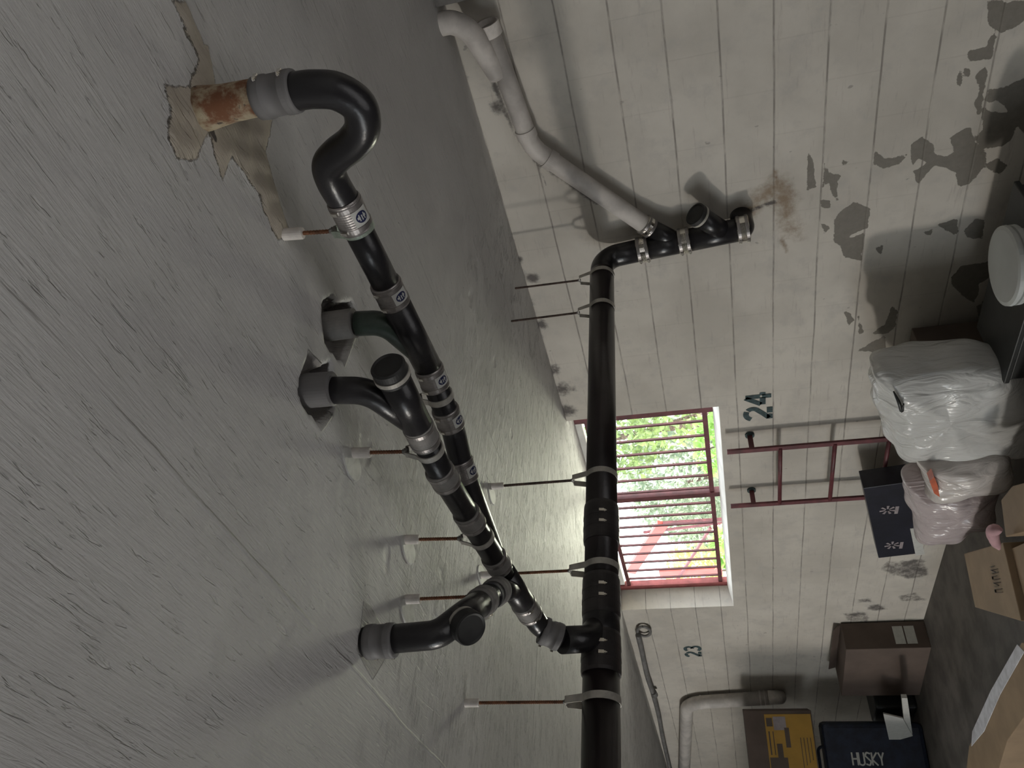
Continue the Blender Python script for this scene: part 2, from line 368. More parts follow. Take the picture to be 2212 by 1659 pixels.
    def build(s, name, parent=None, mat=None, origin=None, bevel=0):
        me = bpy.data.meshes.new(name)
        o = bpy.data.objects.new(name, me); scene.collection.objects.link(o)
        org = V(0, 0, 0) if origin is None else np.asarray(origin, float)
        me.from_pydata([tuple(np.asarray(p) - org) for p in s.v], [], s.f)
        for mm in (s.mats or [mat]): me.materials.append(MATS[mm])
        me.polygons.foreach_set('material_index', s.mi); me.polygons.foreach_set('use_smooth', s.sm)
        bm = bmesh.new(); bm.from_mesh(me); bmesh.ops.remove_doubles(bm, verts=bm.verts, dist=1e-6)
        bmesh.ops.recalc_face_normals(bm, faces=bm.faces); bm.to_mesh(me); bm.free()
        me.update(); o.location = org
        if parent is not None:
            o.parent = parent; o.location = org - np.array(parent.location) if parent.parent is None else org - np.array(parent.location) - np.array(parent.parent.location)
        if bevel:
            md = o.modifiers.new('bevel', 'BEVEL'); md.width = bevel; md.segments = 2; md.limit_method = 'ANGLE'
        return o
def M_(mat): return MB().use(mat)
def tag(o, label=None, cat=None, group=None, kind=None):
    if label: o['label'] = label
    if cat: o['category'] = cat
    if group: o['group'] = group
    if kind: o['kind'] = kind
    return o
def empty(name, loc, label, cat, group=None):
    o = bpy.data.objects.new(name, None); scene.collection.objects.link(o); o.location = tuple(map(float, loc)); o.empty_display_size = 0.1
    return tag(o, label, cat, group)
def fillet(pts, rad, n=10):
    """polyline with rounded corners"""
    pts = [np.asarray(p, float) for p in pts]; out = [pts[0]]
    for i in range(1, len(pts) - 1):
        a, b, c = pts[i - 1], pts[i], pts[i + 1]; r = rad[i - 1] if hasattr(rad, '__len__') else rad
        d1, d2 = unit(a - b), unit(c - b); ang = math.acos(max(-1, min(1, np.dot(d1, d2))))
        if r <= 0 or ang > 3.1: out.append(b); continue
        t = min(r / math.tan(ang / 2), np.linalg.norm(a - b) * .49, np.linalg.norm(c - b) * .49); r2 = t * math.tan(ang / 2)
        ce = b + unit(d1 + d2) * r2 / math.sin(ang / 2); e1, e2 = b + d1 * t - ce, b + d2 * t - ce
        om = math.acos(max(-1, min(1, np.dot(unit(e1), unit(e2)))))
        for k in range(n + 1):
            f = k / n; out.append(ce + (math.sin((1 - f) * om) * e1 + math.sin(f * om) * e2) / math.sin(om))
    out.append(pts[-1]); return out
def smoothpath(pts, per=8):
    pts = [np.asarray(p, float) for p in pts]; P = [2 * pts[0] - pts[1]] + pts + [2 * pts[-1] - pts[-2]]; out = []
    for i in range(1, len(P) - 2):
        for k in range(per):
            t = k / per; a, b, c, d = P[i - 1], P[i], P[i + 1], P[i + 2]
            out.append(.5 * ((2 * b) + (-a + c) * t + (2 * a - 5 * b + 4 * c - d) * t * t + (-a + 3 * b - 3 * c + d) * t ** 3))
    out.append(pts[-1]); return out

# ------------------------------------------------------------------ wear maps (chipped paint, stains, shade in the ceiling holes) painted by their own outlines
def inside_dist(px, py, poly):
    """signed distance (positive inside) of points to a polygon"""
    n = len(poly); d = np.full(px.shape, 1e9); ins = np.zeros(px.shape, bool)
    for i in range(n):
        x1, y1 = poly[i]; x2, y2 = poly[(i + 1) % n]
        ex, ey = x2 - x1, y2 - y1; L = ex * ex + ey * ey + 1e-12
        t = np.clip(((px - x1) * ex + (py - y1) * ey) / L, 0, 1)
        d = np.minimum(d, np.hypot(px - x1 - t * ex, py - y1 - t * ey))
        c = ((y1 > py) != (y2 > py)) & (px < (x2 - x1) * (py - y1) / (y2 - y1 + 1e-12) + x1)
        ins ^= c
    return np.where(ins, d, -d)
def line_dist(px, py, pts):
    d = np.full(px.shape, 1e9)
    for (x1, y1), (x2, y2) in zip(pts[:-1], pts[1:]):
        ex, ey = x2 - x1, y2 - y1; t = np.clip(((px - x1) * ex + (py - y1) * ey) / (ex * ex + ey * ey + 1e-12), 0, 1)
        d = np.minimum(d, np.hypot(px - x1 - t * ex, py - y1 - t * ey))
    return d
def grid_mesh(name, us, vs, place, keep, mat, wear, extra=None):
    U, Vv = np.meshgrid(us, vs, indexing='ij'); nu, nv = len(us), len(vs)
    co = place(U.ravel(), Vv.ravel())
    idx = np.arange(nu * nv).reshape(nu, nv)
    q = np.stack([idx[:-1, :-1], idx[1:, :-1], idx[1:, 1:], idx[:-1, 1:]], -1).reshape(-1, 4)
    uc = ((us[:-1] + us[1:]) / 2)[:, None] + 0 * vs[None, :-1]; vc = ((vs[:-1] + vs[1:]) / 2)[None, :] + 0 * us[:-1, None]
    q = q[keep(uc.ravel(), vc.ravel())]
    ev, ef = extra if extra else ([], [])
    n0 = len(co); co = np.vstack([co, np.array(ev).reshape(-1, 3)]) if len(ev) else co
    q = np.vstack([q, np.array(ef).reshape(-1, 4) + n0]) if len(ef) else q
    me = bpy.data.meshes.new(name); me.vertices.add(len(co)); me.vertices.foreach_set('co', co.astype(np.float32).ravel())
    me.loops.add(q.size); me.loops.foreach_set('vertex_index', q.astype(np.int32).ravel())
    me.polygons.add(len(q)); me.polygons.foreach_set('loop_start', np.arange(0, q.size, 4, dtype=np.int32))
    me.update(calc_edges=True); me.validate()
    a = me.color_attributes.new('wear', 'FLOAT_COLOR', 'POINT')
    col = np.zeros((len(co), 4), np.float32); w = wear(U.ravel(), Vv.ravel()); col[:len(w)] = w
    a.data.foreach_set('color', col.ravel())
    me.materials.append(MATS[mat]); o = bpy.data.objects.new(name, me); scene.collection.objects.link(o)
    return o
zo = lambda ox, oy, k, pts: [(ox + x / k, oy + y / k) for x, y in pts]
A3 = lambda *p: zo(1550, 0, 3.319, p); A4 = lambda *p: zo(1750, 450, 3.686, p); A7 = lambda *p: zo(1550, 1150, 3.26, p)
PEEL = [A3((1955, 20), (2040, 5), (2022, 210), (1950, 180)), A3((2045, 40), (2240, 0), (2240, 120), (2130, 180), (2030, 225)),
 A3((1797, 365), (1930, 340), (1978, 230), (1995, 270), (1955, 415), (1797, 442)), A3((1713, 560), (1740, 515), (1755, 570), (1735, 625)),
 A3((1775, 490), (1805, 500), (1800, 545), (1778, 530)),
 A3((1857, 550), (1920, 485), (1928, 545), (1905, 640), (1872, 815), (1850, 750), (1882, 650)), A3((1918, 715), (1950, 648), (2090, 635), (2092, 668), (1960, 728)),
 A3((1900, 775), (1965, 812), (2080, 805), (2168, 858), (2105, 1000), (2040, 1045), (1890, 1065), (1857, 985), (1910, 920)),
 A3((1665, 990), (1800, 915), (1838, 1020), (1925, 1100), (1905, 1195), (1800, 1315), (1735, 1335), (1708, 1230), (1630, 1195), (1560, 1180), (1440, 1305), (1412, 1230), (1500, 1170), (1440, 1130), (1400, 1180), (1390, 1040), (1465, 985), (1555, 1045), (1560, 1110), (1640, 1130), (1705, 1090)),
 A3((1130, 1085), (1190, 1150), (1362, 1108), (1300, 1172), (1190, 1195), (1130, 1165)), A3((648, 1095), (690, 1180), (702, 1335), (642, 1362)),
 A3((770, 1170), (800, 1250), (878, 1262), (842, 1300), (858, 1435), (820, 1370), (800, 1295), (755, 1340)), A3((740, 1440), (800, 1440), (790, 1490), (745, 1480)),
 A3((895, 1150), (935, 1165), (900, 1190)), A3((1930, 1175), (2000, 1140), (2065, 1190), (2030, 1252), (1940, 1205)),
 [(1803, 478), (1815, 462), (1845, 438), (1879, 452), (1874, 492), (1834, 508), (1833, 517), (1868, 503), (1860, 562), (1823, 556), (1816, 530), (1801, 522)],
 A4((1238, 165), (1320, 92), (1382, 98), (1377, 242), (1300, 244), (1245, 225)), A4((905, 190), (985, 165), (950, 218)), A4((1030, 130), (1160, 90), (1165, 210), (1130, 190), (1060, 150)),
 A4((1125, 550), (1200, 465), (1300, 448), (1400, 440), (1450, 400), (1435, 545), (1340, 600), (1340, 690), (1300, 745), (1210, 685), (1150, 620)),
 A4((1330, 780), (1380, 730), (1350, 880)), A4((510, 995), (600, 920), (655, 785), (692, 820), (682, 925), (620, 985)),
 A4((375, 1135), (470, 1080), (590, 1028), (602, 1150), (640, 1300), (585, 1515), (508, 1485), (520, 1370), (570, 1275), (512, 1205), (500, 1140)),
 A4((280, 830), (320, 840), (350, 890), (305, 930)), A4((385, 860), (425, 980), (395, 1000)),
 A4((90, 120), (160, 150), (110, 200)), A4((520, 320), (580, 280), (560, 360)),
 [(2150, 200), (2212, 170), (2240, 250), (2212, 290)], [(2200, 275), (2240, 260), (2230, 300)]]
GRIME = [A7((1130, 260), (1200, 200), (1450, 190), (1500, 300), (1350, 330), (1230, 300)), A7((985, 470), (1080, 465), (1090, 490), (990, 495)),
 A7((1050, 530), (1130, 500), (1200, 540), (1090, 560)), A7((1250, 450), (1400, 420), (1480, 480), (1300, 490)), A7((880, 570), (1050, 560), (1070, 640), (900, 620))]
def wall_wear(x, z):
    out = np.zeros((len(x), 4), np.float32); out[:, 3] = 1
    near = (z < CEIL + 1)
    pe = np.full(x.shape, -1.0)
    for p in PEEL:
        q = [tuple(W(a, b)[[0, 2]]) for a, b in p]
        pe = np.maximum(pe, inside_dist(x, z, q))
    out[:, 0] = np.clip(0.5 + (pe + 0.003) / 0.05, 0, 1)
    gr = np.full(x.shape, -1.0)
    for p in GRIME: gr = np.maximum(gr, inside_dist(x, z, [tuple(W(a, b)[[0, 2]]) for a, b in p]))
    bl = np.clip(0.52 + gr / 0.10, 0, 0.72)
    q = [tuple(W(a, b)[[0, 2]]) for a, b in ((1600, 475), (1622, 455), (1645, 445), (1672, 436))]
    bl = np.maximum(bl, np.clip(0.85 - line_dist(x, z, q) / 0.035, 0, 1))
    # mould creeping down from the ceiling between the hangers and the window
    for ax, az, rr in ((1213, 840, .10), (1225, 885, .09), (1150, 600, .05), (1170, 700, .05), (1120, 560, .04), (1196, 800, .07), (1075, 230, .06)):
        c = W(ax, az); bl = np.maximum(bl, np.clip(0.95 - np.hypot((x - c[0]), (z - c[2])) / (rr * 1.7), 0, .85))
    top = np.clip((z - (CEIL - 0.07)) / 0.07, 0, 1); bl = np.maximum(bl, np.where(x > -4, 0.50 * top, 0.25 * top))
    # dirt behind the small wall drain
    q = [tuple(W(a, b)[[0, 2]]) for a, b in ((1065, 175), (1110, 285), (1160, 350), (1215, 385), (1290, 440))]
    bl = np.maximum(bl, np.clip(0.85 - line_dist(x, z, q) / 0.045, 0, 0.8))
    q = [tuple(W(a, b)[[0, 2]]) for a, b in ((1160, 350), (1180, 400))]
    bl = np.maximum(bl, np.clip(0.8 - line_dist(x, z, q) / 0.02, 0, 0.8))
    out[:, 2] = bl
    st = np.zeros(x.shape)
    for pts, rr in ((((1605, 470), (1640, 430), (1680, 400), (1700, 440), (1700, 480), (1720, 500)), .13), (((1675, 370), (1680, 410)), .03), (((1690, 520), (1700, 545)), .03)):
        q = [tuple(W(a, b)[[0, 2]]) for a, b in pts]; st = np.maximum(st, np.clip(0.62 - .62 * line_dist(x, z, q) / rr, 0, .62))
    c = W(2190, 480); st = np.maximum(st, np.clip(.5 - np.hypot(x - c[0], z - c[2]) / .35, 0, .35))
    out[:, 1] = st
    return out

WT = 0.20                                                     # wall thickness
WX0, WX1, WZ0 = -6.02, -3.54, 1.462                           # window opening, up to the ceiling
us = np.unique(np.concatenate([np.arange(-13, -7, 0.1), np.arange(-7, 0.6, 0.011), np.arange(0.6, 3.0, 0.1), [WX0, WX1, 3.0]]))
us = us[np.append(True, np.diff(us) > 1e-4)]
vs = np.unique(np.concatenate([np.arange(0, CEIL, 0.011), [WZ0, CEIL]])); vs = vs[np.append(True, np.diff(vs) > 1e-4)]
ya, yb = WALL, WALL + WT
ev = [(WX0, ya, WZ0), (WX1, ya, WZ0), (WX1, yb, WZ0), (WX0, yb, WZ0), (WX0, ya, CEIL), (WX1, ya, CEIL), (WX1, yb, CEIL), (WX0, yb, CEIL),
      (-13, yb, 0), (3, yb, 0), (3, yb, WZ0), (-13, yb, WZ0), (-13, yb, CEIL), (3, yb, CEIL)]
ef = [(0, 1, 2, 3), (0, 3, 7, 4), (1, 5, 6, 2), (8, 9, 10, 11), (11, 3, 7, 12), (2, 10, 13, 6)]
w_ = grid_mesh('wall_front', us, vs, lambda x, z: np.stack([x, np.full_like(x, WALL), z], 1),
          lambda x, z: ~((x > WX0) & (x < WX1) & (z > WZ0)), 'painted_block', wall_wear, (ev, ef))
tag(w_, 'off-white painted block wall with peeling grey patches', kind='structure')

STAIN = [[(395, 60), (450, 100), (470, 200), (560, 180), (590, 250), (575, 330), (600, 420), (625, 500), (600, 520), (560, 430), (500, 340), (480, 390), (450, 290), (420, 345), (385, 345), (360, 290), (365, 240), (350, 180), (410, 190), (430, 130)],
         [(370, 0), (400, 0), (440, 90), (420, 110)]]
HOLES = [[(703, 660), (722, 648), (735, 662), (757, 660), (768, 690), (752, 735), (742, 765), (728, 762), (708, 735), (702, 700)],
         [(655, 815), (672, 775), (690, 800), (710, 790), (716, 830), (712, 880), (690, 900), (668, 880), (652, 850)]]
HOLES = [[(sum(q[0] for q in p) / len(p) + (x - sum(q[0] for q in p) / len(p)) * 1.22, sum(q[1] for q in p) / len(p) + (y - sum(q[1] for q in p) / len(p)) * 1.22) for x, y in p] for p in HOLES]
MORTAR = [[(716, 632), (740, 665), (770, 670), (772, 720), (745, 795), (735, 770), (700, 720)],
          [(665, 755), (700, 790), (720, 805), (718, 900), (695, 935), (672, 895), (655, 850)],
          [(785, 1298), (800, 1310), (835, 1370), (845, 1400), (805, 1470), (770, 1405), (780, 1350)],
          [(1052, 1030), (1062, 1045), (1066, 1085), (1058, 1090)], [(868, 1180), (882, 1160), (888, 1195), (876, 1200)]]
def ceil_wear_shade(x, y):
    out = np.zeros((len(x), 4), np.float32); out[:, 3] = 1
    def pol(ps):
        d = np.full(x.shape, -1.0)
        for p in ps: d = np.maximum(d, inside_dist(x, y, [tuple(C(a, b)[:2]) for a, b in p]))
        return d
    out[:, 0] = np.clip(0.5 + pol(STAIN) / 0.03, 0, 1)
    out[:, 1] = np.clip(0.5 + pol(HOLES) / 0.015, 0, 1)  # holes also painted dark, for the shade of their depth
    q = [tuple(C(a, b)[:2]) for a, b in ((425, 205), (432, 235), (445, 265), (462, 300))]
    out[:, 1] = np.maximum(out[:, 1], np.clip(0.85 - line_dist(x, y, q) / 0.02, 0, 1))
    q = [tuple(C(a, b)[:2]) for a, b in ((606, 500), (612, 525), (628, 555))]
    out[:, 1] = np.maximum(out[:, 1], np.clip(0.75 - line_dist(x, y, q) / 0.010, 0, 1))
    out[:, 2] = np.clip(0.5 + pol(MORTAR) / 0.02, 0, 1)
    return out
def ceil_place(x, y):
    d = np.full(x.shape, -1.0)
    for p in HOLES: d = np.maximum(d, inside_dist(x, y, [tuple(C(a, b)[:2]) for a, b in p]))
    lift = np.clip(d / 0.008, 0, 1) * 0.05
    d = np.full(x.shape, -1.0)
    for p in STAIN: d = np.maximum(d, inside_dist(x, y, [tuple(C(a, b)[:2]) for a, b in p]))
    lift = lift - np.clip(d / 0.01, 0, 1) * 0.004 * (1 + 0.6 * np.sin(x * 90) * np.cos(y * 70))
    return np.stack([x, y, CEIL + lift], 1)
cu = np.unique(np.concatenate([np.arange(-13, -3.4, 0.1), np.arange(-3.4, 0.4, 0.008), np.arange(0.4, 3.0, 0.1), [3.0]]))
cv = np.unique(np.concatenate([np.arange(-8, 0.1, 0.2), np.arange(0.1, 2.2, 0.008), np.arange(2.2, WALL + WT, 0.03), [WALL + WT]]))
cu = cu[np.append(True, np.diff(cu) > 1e-4)]; cv = cv[np.append(True, np.diff(cv) > 1e-4)]
t_ = CEIL + 0.3
ev = [(-13, -8, t_), (3, -8, t_), (3, WALL + WT, t_), (-13, WALL + WT, t_), (-13, -8, CEIL), (3, -8, CEIL), (3, WALL + WT, CEIL), (-13, WALL + WT, CEIL)]
ef = [(0, 1, 2, 3), (0, 4, 5, 1), (1, 5, 6, 2), (2, 6, 7, 3), (3, 7, 4, 0)]
c_ = grid_mesh('ceiling', cu, cv, ceil_place, lambda x, y: x < 99, 'trowelled_ceiling', ceil_wear_shade, (ev, ef))
c_.data.polygons.foreach_set('use_smooth', [True] * len(c_.data.polygons))
tag(c_, 'rough trowelled grey concrete ceiling', kind='structure')
tag(M_('floor_concrete').box((-5, -2.35, -0.1), (16, 11.3, 0.2)).build('floor'), 'dark grey concrete floor', kind='structure')
# room sides behind the camera, with the garage doorway left open at the back left
tag(M_('white_plain').box((3.1, -2.365, CEIL / 2), (0.2, 11.27, CEIL)).build('wall_right'), kind='structure')
tag(M_('white_plain').box((-0.5, -8.1, CEIL / 2), (7.0, 0.2, CEIL)).build('wall_back'), kind='structure')
tag(M_('white_plain').box((-11.25, -8.1, CEIL / 2), (3.5, 0.2, CEIL)).build('wall_backleft'), kind='structure')
tag(M_('white_plain').box((-13.1, -2.365, CEIL / 2), (0.2, 11.27, CEIL)).build('wall_left'), kind='structure')

tag(M_('white_plain').box((-9.0, -0.9, .80), (3.6, 0.15, 1.60)).build('shade_blocker'), kind='structure')  # added unseen screen, keeps the doorway light off the far boxes
sl = M_('stone_white'); ys = (WALL + .012, WALL + WT - .01)
sl.add([(WX0 + .002, ys[0], WZ0 - .002), (WX1 - .002, ys[0], WZ0 - .002), (WX1 - .002, ys[1], WZ0 - .002), (WX0 + .002, ys[1], WZ0 - .002),
        (WX0 + .002, ys[0], WZ0 + .002), (WX1 - .002, ys[0], WZ0 + .002), (WX1 - .002, ys[1], WZ0 + .032), (WX0 + .002, ys[1], WZ0 + .032)],
       [(0, 1, 2, 3), (4, 5, 6, 7), (0, 1, 5, 4), (1, 2, 6, 5), (2, 3, 7, 6), (3, 0, 4, 7)])
tag(sl.build('trim_1'), kind='structure')

# ------------------------------------------------------------------ pipe fittings
def coupling(parent, p, d, L, R, style='ribbed', sd=V(0, 0, -1), name='coupling', sleeve=None, sticker=False, screws=True):
    """no-hub coupling centred at p along d"""
    p = np.asarray(p, float); d = unit(d); a = p - d * L / 2
    if style == 'ribbed':
        n = 26; mb = M_(sleeve or 'steel_band')
        prof = [(0, R * 1.0), (0, R * 1.10)] + [(L * i / n, R * (1.13 + 0.014 * (i % 2))) for i in range(1, n)] + [(L, R * 1.10), (L, R * 1.0)]
        mb.lathe(a, d, prof, 40)
        cl = [L * .17, L * .83]
    elif style == 'boot':
        mb = M_(sleeve or 'rubber_grey')
        mb.lathe(a, d, [(0, R), (0, R * 1.17), (L * .1, R * 1.2), (L * .3, R * 1.2), (L * .31, R * 1.15), (L * .68, R * 1.15), (L * .7, R * 1.2), (L * .95, R * 1.2), (L, R * 1.16), (L, R)], 40, True)
        cl = [L * .2, L * .82]
    else:                                                     # wide smooth sleeve on the main
        mb = M_(sleeve or 'iron_sleeve')
        mb.lathe(a, d, [(0, R), (0, R * 1.07), (L * .08, R * 1.10), (L * .92, R * 1.10), (L, R * 1.07), (L, R)], 48)
        cl = [L * .36, L * .64]
    c = mb.build(name, parent, origin=p)
    e = unit(sd - np.dot(sd, d) * d); g = np.cross(d, e)
    for t in cl:
        q = a + d * t; w = 0.009 if R < .04 else 0.013; k = 1.165 if style != 'boot' else 1.21
        if style == 'wide': k = 1.115
        M_({'boot': 'rubber_grey', 'wide': 'iron_sleeve'}.get(style, 'steel_band')).lathe(q - d * w / 2, d, [(0, R * 1.09), (0, R * k), (w, R * k), (w, R * 1.09)], 40).build('clamp_band', c, origin=q)
        if screws:
            s = R * 0.25 if R < .04 else R * .2
            b = M_('chrome'); cc = q + e * R * (k + .05)
            b.box(cc, (s * 1.5, s * .7, s * .9), np.array([g, e, d]).T)
            b.lathe(cc + g * s * .7, g, [(0, s * .42), (s * .5, s * .42), (s * .5, s * .2), (s * .9, s * .2)], 6)
            b.build('clamp_screw', c, origin=cc)
    if sticker is not False:
        st = M_('label_white'); r = R * 1.185
        e2 = sticker if not isinstance(sticker, bool) else e
        st.patch(p, d, r, e2, -L * .24, L * .24, -.55, .55); st.use('navy').patch(p, d, r * 1.012, e2, -L * .17, L * .17, -.38, .38, disc=True)
        st.use('label_white')
        for k in (-.16, 0, .16): st.patch(p, d, r * 1.02, e2, -L * (.10 if k else .06), L * .10, k - .035, k + .035, na=2)
        st.build('logo_sticker', c, origin=p)['label'] = 'white sticker with a round navy emblem'
    return c
def hanger(top, pc, pd, R, ringtop, label, group, sleeve=0.045, rodm='rust', strapm='strap', plate=None, dark=None):
    """threaded rod from the ceiling and a strap ring about the pipe at pc (direction pd)"""
    top = np.asarray(top, float); pc = np.asarray(pc, float)
    e = empty('pipe_hanger', top, label, 'pipe hanger', group)
    rt = V(pc[0], pc[1], pc[2] + ringtop); ax = unit(V(top[0] - rt[0], top[1] - rt[1], top[2] - rt[2])); L = np.linalg.norm(top - rt)
    n = int(L / 0.0032); rr = 0.0048 if R < .04 else 0.0055
    M_(rodm).lathe(rt, ax, [(L * i / n, rr * (1.0 if i % 2 else .8)) for i in range(n + 1)], 10).build('threaded_rod', e, origin=rt)
    if sleeve: M_('white_sleeve').lathe(top - ax * sleeve, ax, [(0, .008), (0, .0115), (.004, .0125), (sleeve * .96, .0125), (sleeve, .0125)], 18, False).build('anchor_sleeve', e, origin=top)
    M_('steel_dull').lathe(rt - ax * .004, ax, [(0, .0085), (.009, .0085), (.009, .006), (.013, .006)], 6).build('nut', e, origin=rt)
    pd = unit(pd); up = unit(V(0, 0, 1) - pd[2] * pd); s = np.cross(pd, up); r = R + .0022
    pts = []; a0 = math.radians(38)
    for a in np.linspace(a0, 2 * math.pi - a0, 30): pts.append(pc + r * (math.cos(a) * up + math.sin(a) * s))
    hw = R * .36; tp = pc + up * ringtop
    pts = [tp + s * .004] + [tp + s * hw * .9, tp - up * .006 + s * hw] + pts + [tp - up * .006 - s * hw, tp - s * hw * .9, tp - s * .004]
    wd = .022 if R > .04 else .016
    M_(strapm).strap(pts, pd, wd, .0028).build('strap_ring', e, origin=pc)
    if plate is not None:
        q = np.asarray(plate, float); a = math.atan2(.4, 1)
        mb = M_('strap'); us_ = V(math.cos(a), math.sin(a), 0); n_ = 28; vs_ = []
        for h_, k in ((0, 1.0), (.003, .92)):
            for j in range(n_):
                t = 2 * math.pi * j / n_; rr_ = .052 * k * (1 + .05 * math.sin(3 * t + 1))
                vs_.append((q[0] + rr_ * math.cos(t), q[1] + rr_ * .62 * math.sin(t), CEIL - h_))
        mb.use('plate_paint').add(vs_, [(j, (j + 1) % n_, n_ + (j + 1) % n_, n_ + j) for j in range(n_)] + [tuple(range(2 * n_ - 1, n_ - 1, -1))])
        mb.mats = ['plate_paint']; mb.mi = [0] * len(mb.f)
        mb.build('ceiling_plate', e, origin=q)
    return e
plain('plate_paint', (0.50, 0.50, 0.47), 0.55, var=0.2, scale=20, bump=0.5)

# ------------------------------------------------------------------ main drain
MX, MZ, MR = -2.27, 1.957, 0.056
main = empty('main_drain_pipe', (MX, 1.5, MZ), 'large black cast-iron drain pipe running straight under the ceiling to the wall', 'drain pipe')
M_('iron_brown').sweep([V(MX, 2.86, MZ), V(MX, 1.2, MZ)], MR, 48).build('pipe_section', main)
M_('iron_brown').sweep([V(MX, 0.995, MZ), V(MX, -3.5, MZ)], MR, 48).build('pipe_section', main)
D0 = W(1385, 540, .1); D1 = W(1612, 493, .1)
D0[1] = D1[1] = 2.97
dd = unit(D1 - D0); DL = np.linalg.norm(D1 - D0)
M_('iron').sweep(fillet([V(MX, 2.80, MZ), V(MX, 2.97, MZ), D0], [.115], 14), .0535, 44).build('elbow', main)
wy = M_('iron').sweep([D0, D0 + dd * (DL * .42)], .0535, 40)
wbr0 = D0 + dd * DL * .36; wbr1 = W(1402, 492, .07)
wy.sweep([wbr0, wbr1], .043, 36); wy.build('wye_fitting', main)
M_('iron').sweep([D0 + dd * DL * .42, D1], .0535, 40).build('pipe_section', main)
c0 = D0 + dd * DL * .80; c1 = W(1508, 466, .13)
co_ = M_('iron').sweep([c0, c1], .047, 40).build('cleanout_branch', main)
cdv = unit(c1 - c0)
M_('rubber_black').lathe(c1 - cdv * .01, cdv, [(0, .045), (0, .052), (.03, .052), (.033, .045), (.028, .04)], 36).build('cleanout_plug', co_)
M_('strap').lathe(c1 - cdv * .012, cdv, [(0, .05), (0, .0535), (.012, .0535), (.012, .05)], 36).build('clamp_band', co_)
for t in (0.02, .42, .97): coupling(main, D0 + dd * DL * t, dd, .055, .0535, 'ribbed', V(-.35, -1, 0), sleeve='chrome')
M_('iron').sweep(fillet([D1 - dd * .05, D1 - dd * .012, D1 - dd * .012 + V(0, .12, 0)], [.03], 8), .050, 36).build('wall_stub', main)
for py, L in ((1135, .15), (1292, .14), (1415, .13)):
    q = on(1300, py, 0, MX); q[2] = MZ; coupling(main, q, V(0, 1, 0), L, MR, 'wide', unit(EYE - q))
wye = M_('iron'); yw = 1.07
wye.sweep([V(MX, 1.24, MZ), V(MX, .98, MZ)], MR * 1.06, 48)
BE = V(-2.145, 1.005, 2.055)
wye.sweep(fillet([V(MX, 1.12, MZ), V(-2.215, 1.04, 1.985), BE], [.05], 8), .040, 36)
wye.build('wye_fitting', main)

for nm, (tx, ty), lab, slv, rm in (('r1', (1110, 603), 'hanger with bare thin rod at the elbow by the block wall', 0, 'rust_dark'),
        ('r2', (1103, 690), 'hanger with bare thin rod just before the elbow, second from the wall', 0, 'rust_dark'),
        ('r3', (1062, 1053), 'hanger on the main drain beside the top of the window, alone between couplings', .05, 'rust_dark'),
        ('r4', (1038, 1242), 'hanger on the main drain between two screw-clamped couplings', .04, 'rust'),
        ('r5', (1003, 1516), 'hanger on the main drain nearest the camera, with long rusty rod', .045, 'rust')):
    tp = C(tx, ty); pc = V(MX, tp[1], MZ); 
    if nm == 'r1': pc[1] = 2.83; tp[1] = 2.835
    hanger(V(MX, tp[1], CEIL), pc, V(0, 1, 0), MR * (1.0 if nm != 'r1' else 1.0), .104, lab, 'hangers on the main drain', slv, rm, 'strap' if ty > 1000 else 'strap',
           plate=C(1062, 1068) if nm == 'r3' else (C(1040, 1243) if nm == 'r4' else None))

# ------------------------------------------------------------------ branch with the trap
SR = 0.030
A0 = V(-.724, 1.25, 2.221); A1 = V(-1.19, 1.245, 2.199); A2 = V(-1.40, 1.215, 2.195); A3_ = V(-1.50, 1.17, 2.195); A4_ = V(-1.80, 1.055, 2.165)
trap = empty('trap_branch_pipe', A0, 'thin black drain line starting with an S-shaped trap at a rusty ceiling stub', 'drain pipe')
T0 = V(-.484, 1.212, CEIL + .01)
M_('rusty_tan').lathe(T0, V(0, 0, -1), [(0, .040), (.03, .036), (.06, .0325), (.11, .031), (.15, .030)], 36, True).build('ceiling_stub', trap, origin=T0)['label'] = 'rusty tan stub crusted with plaster'
ut = smoothpath([V(-.488, 1.213, 2.20), V(-.491, 1.213, 2.165), V(-.503, 1.214, 2.128), V(-.535, 1.217, 2.103), V(-.575, 1.22, 2.112),
                 V(-.602, 1.224, 2.142), V(-.622, 1.23, 2.182), V(-.645, 1.238, 2.212), V(-.68, 1.245, 2.222), A0], 8)
M_('iron').sweep(ut, .0315, 36).build('trap_bend', trap)
coupling(trap, V(-.487, 1.213, 2.232), V(0, 0, -1), .072, .0305, 'boot', V(1, -.1, 0.1))
M_('iron').sweep([A0, V(-1.0, 1.2475, 2.209)], SR, 36).build('pipe_section', trap)
wa = M_('iron').sweep([V(-.98, 1.248, 2.21), A1 + V(-.03, 0, 0)], SR * 1.08, 36)
wa.use('iron_green').sweep(fillet([V(-1.04, 1.25, 2.32), V(-1.047, 1.25, 2.255), V(-1.15, 1.246, 2.203)], [.06], 10), .0285, 32)
wa.build('wye_fitting', trap)
M_('steel_dull').lathe(V(-1.037, 1.25, CEIL + .02), V(0, 0, -1), [(0, .034), (.07, .034), (.07, .028)], 32).build('collar', trap)
M_('iron').sweep(fillet([A1, A2, A3_, A4_], [.1, .1], 8), SR, 32).build('pipe_section', trap)
DA = unit(A1 - A0); cq = lambda px, py, y: on(px, py, 1, y)
SD = V(-.35, -.9, -.2)
st_dir = V(.1, -.75, -.66)
coupling(trap, A0 + DA * .035, DA, .070, SR, 'ribbed', V(0, -.9, .35), sticker=V(0, -.55, -.85))
coupling(trap, V(-.965, 1.2475, 2.211), DA, .062, SR, 'ribbed', V(0, -.9, .35), sticker=V(0, -.55, -.85))
coupling(trap, V(-1.225, 1.24, 2.199), unit(A2 - A1), .062, SR, 'ribbed', V(0, -.9, .35), sticker=V(0, -.5, -.85))
d2 = unit(A2 - A1)
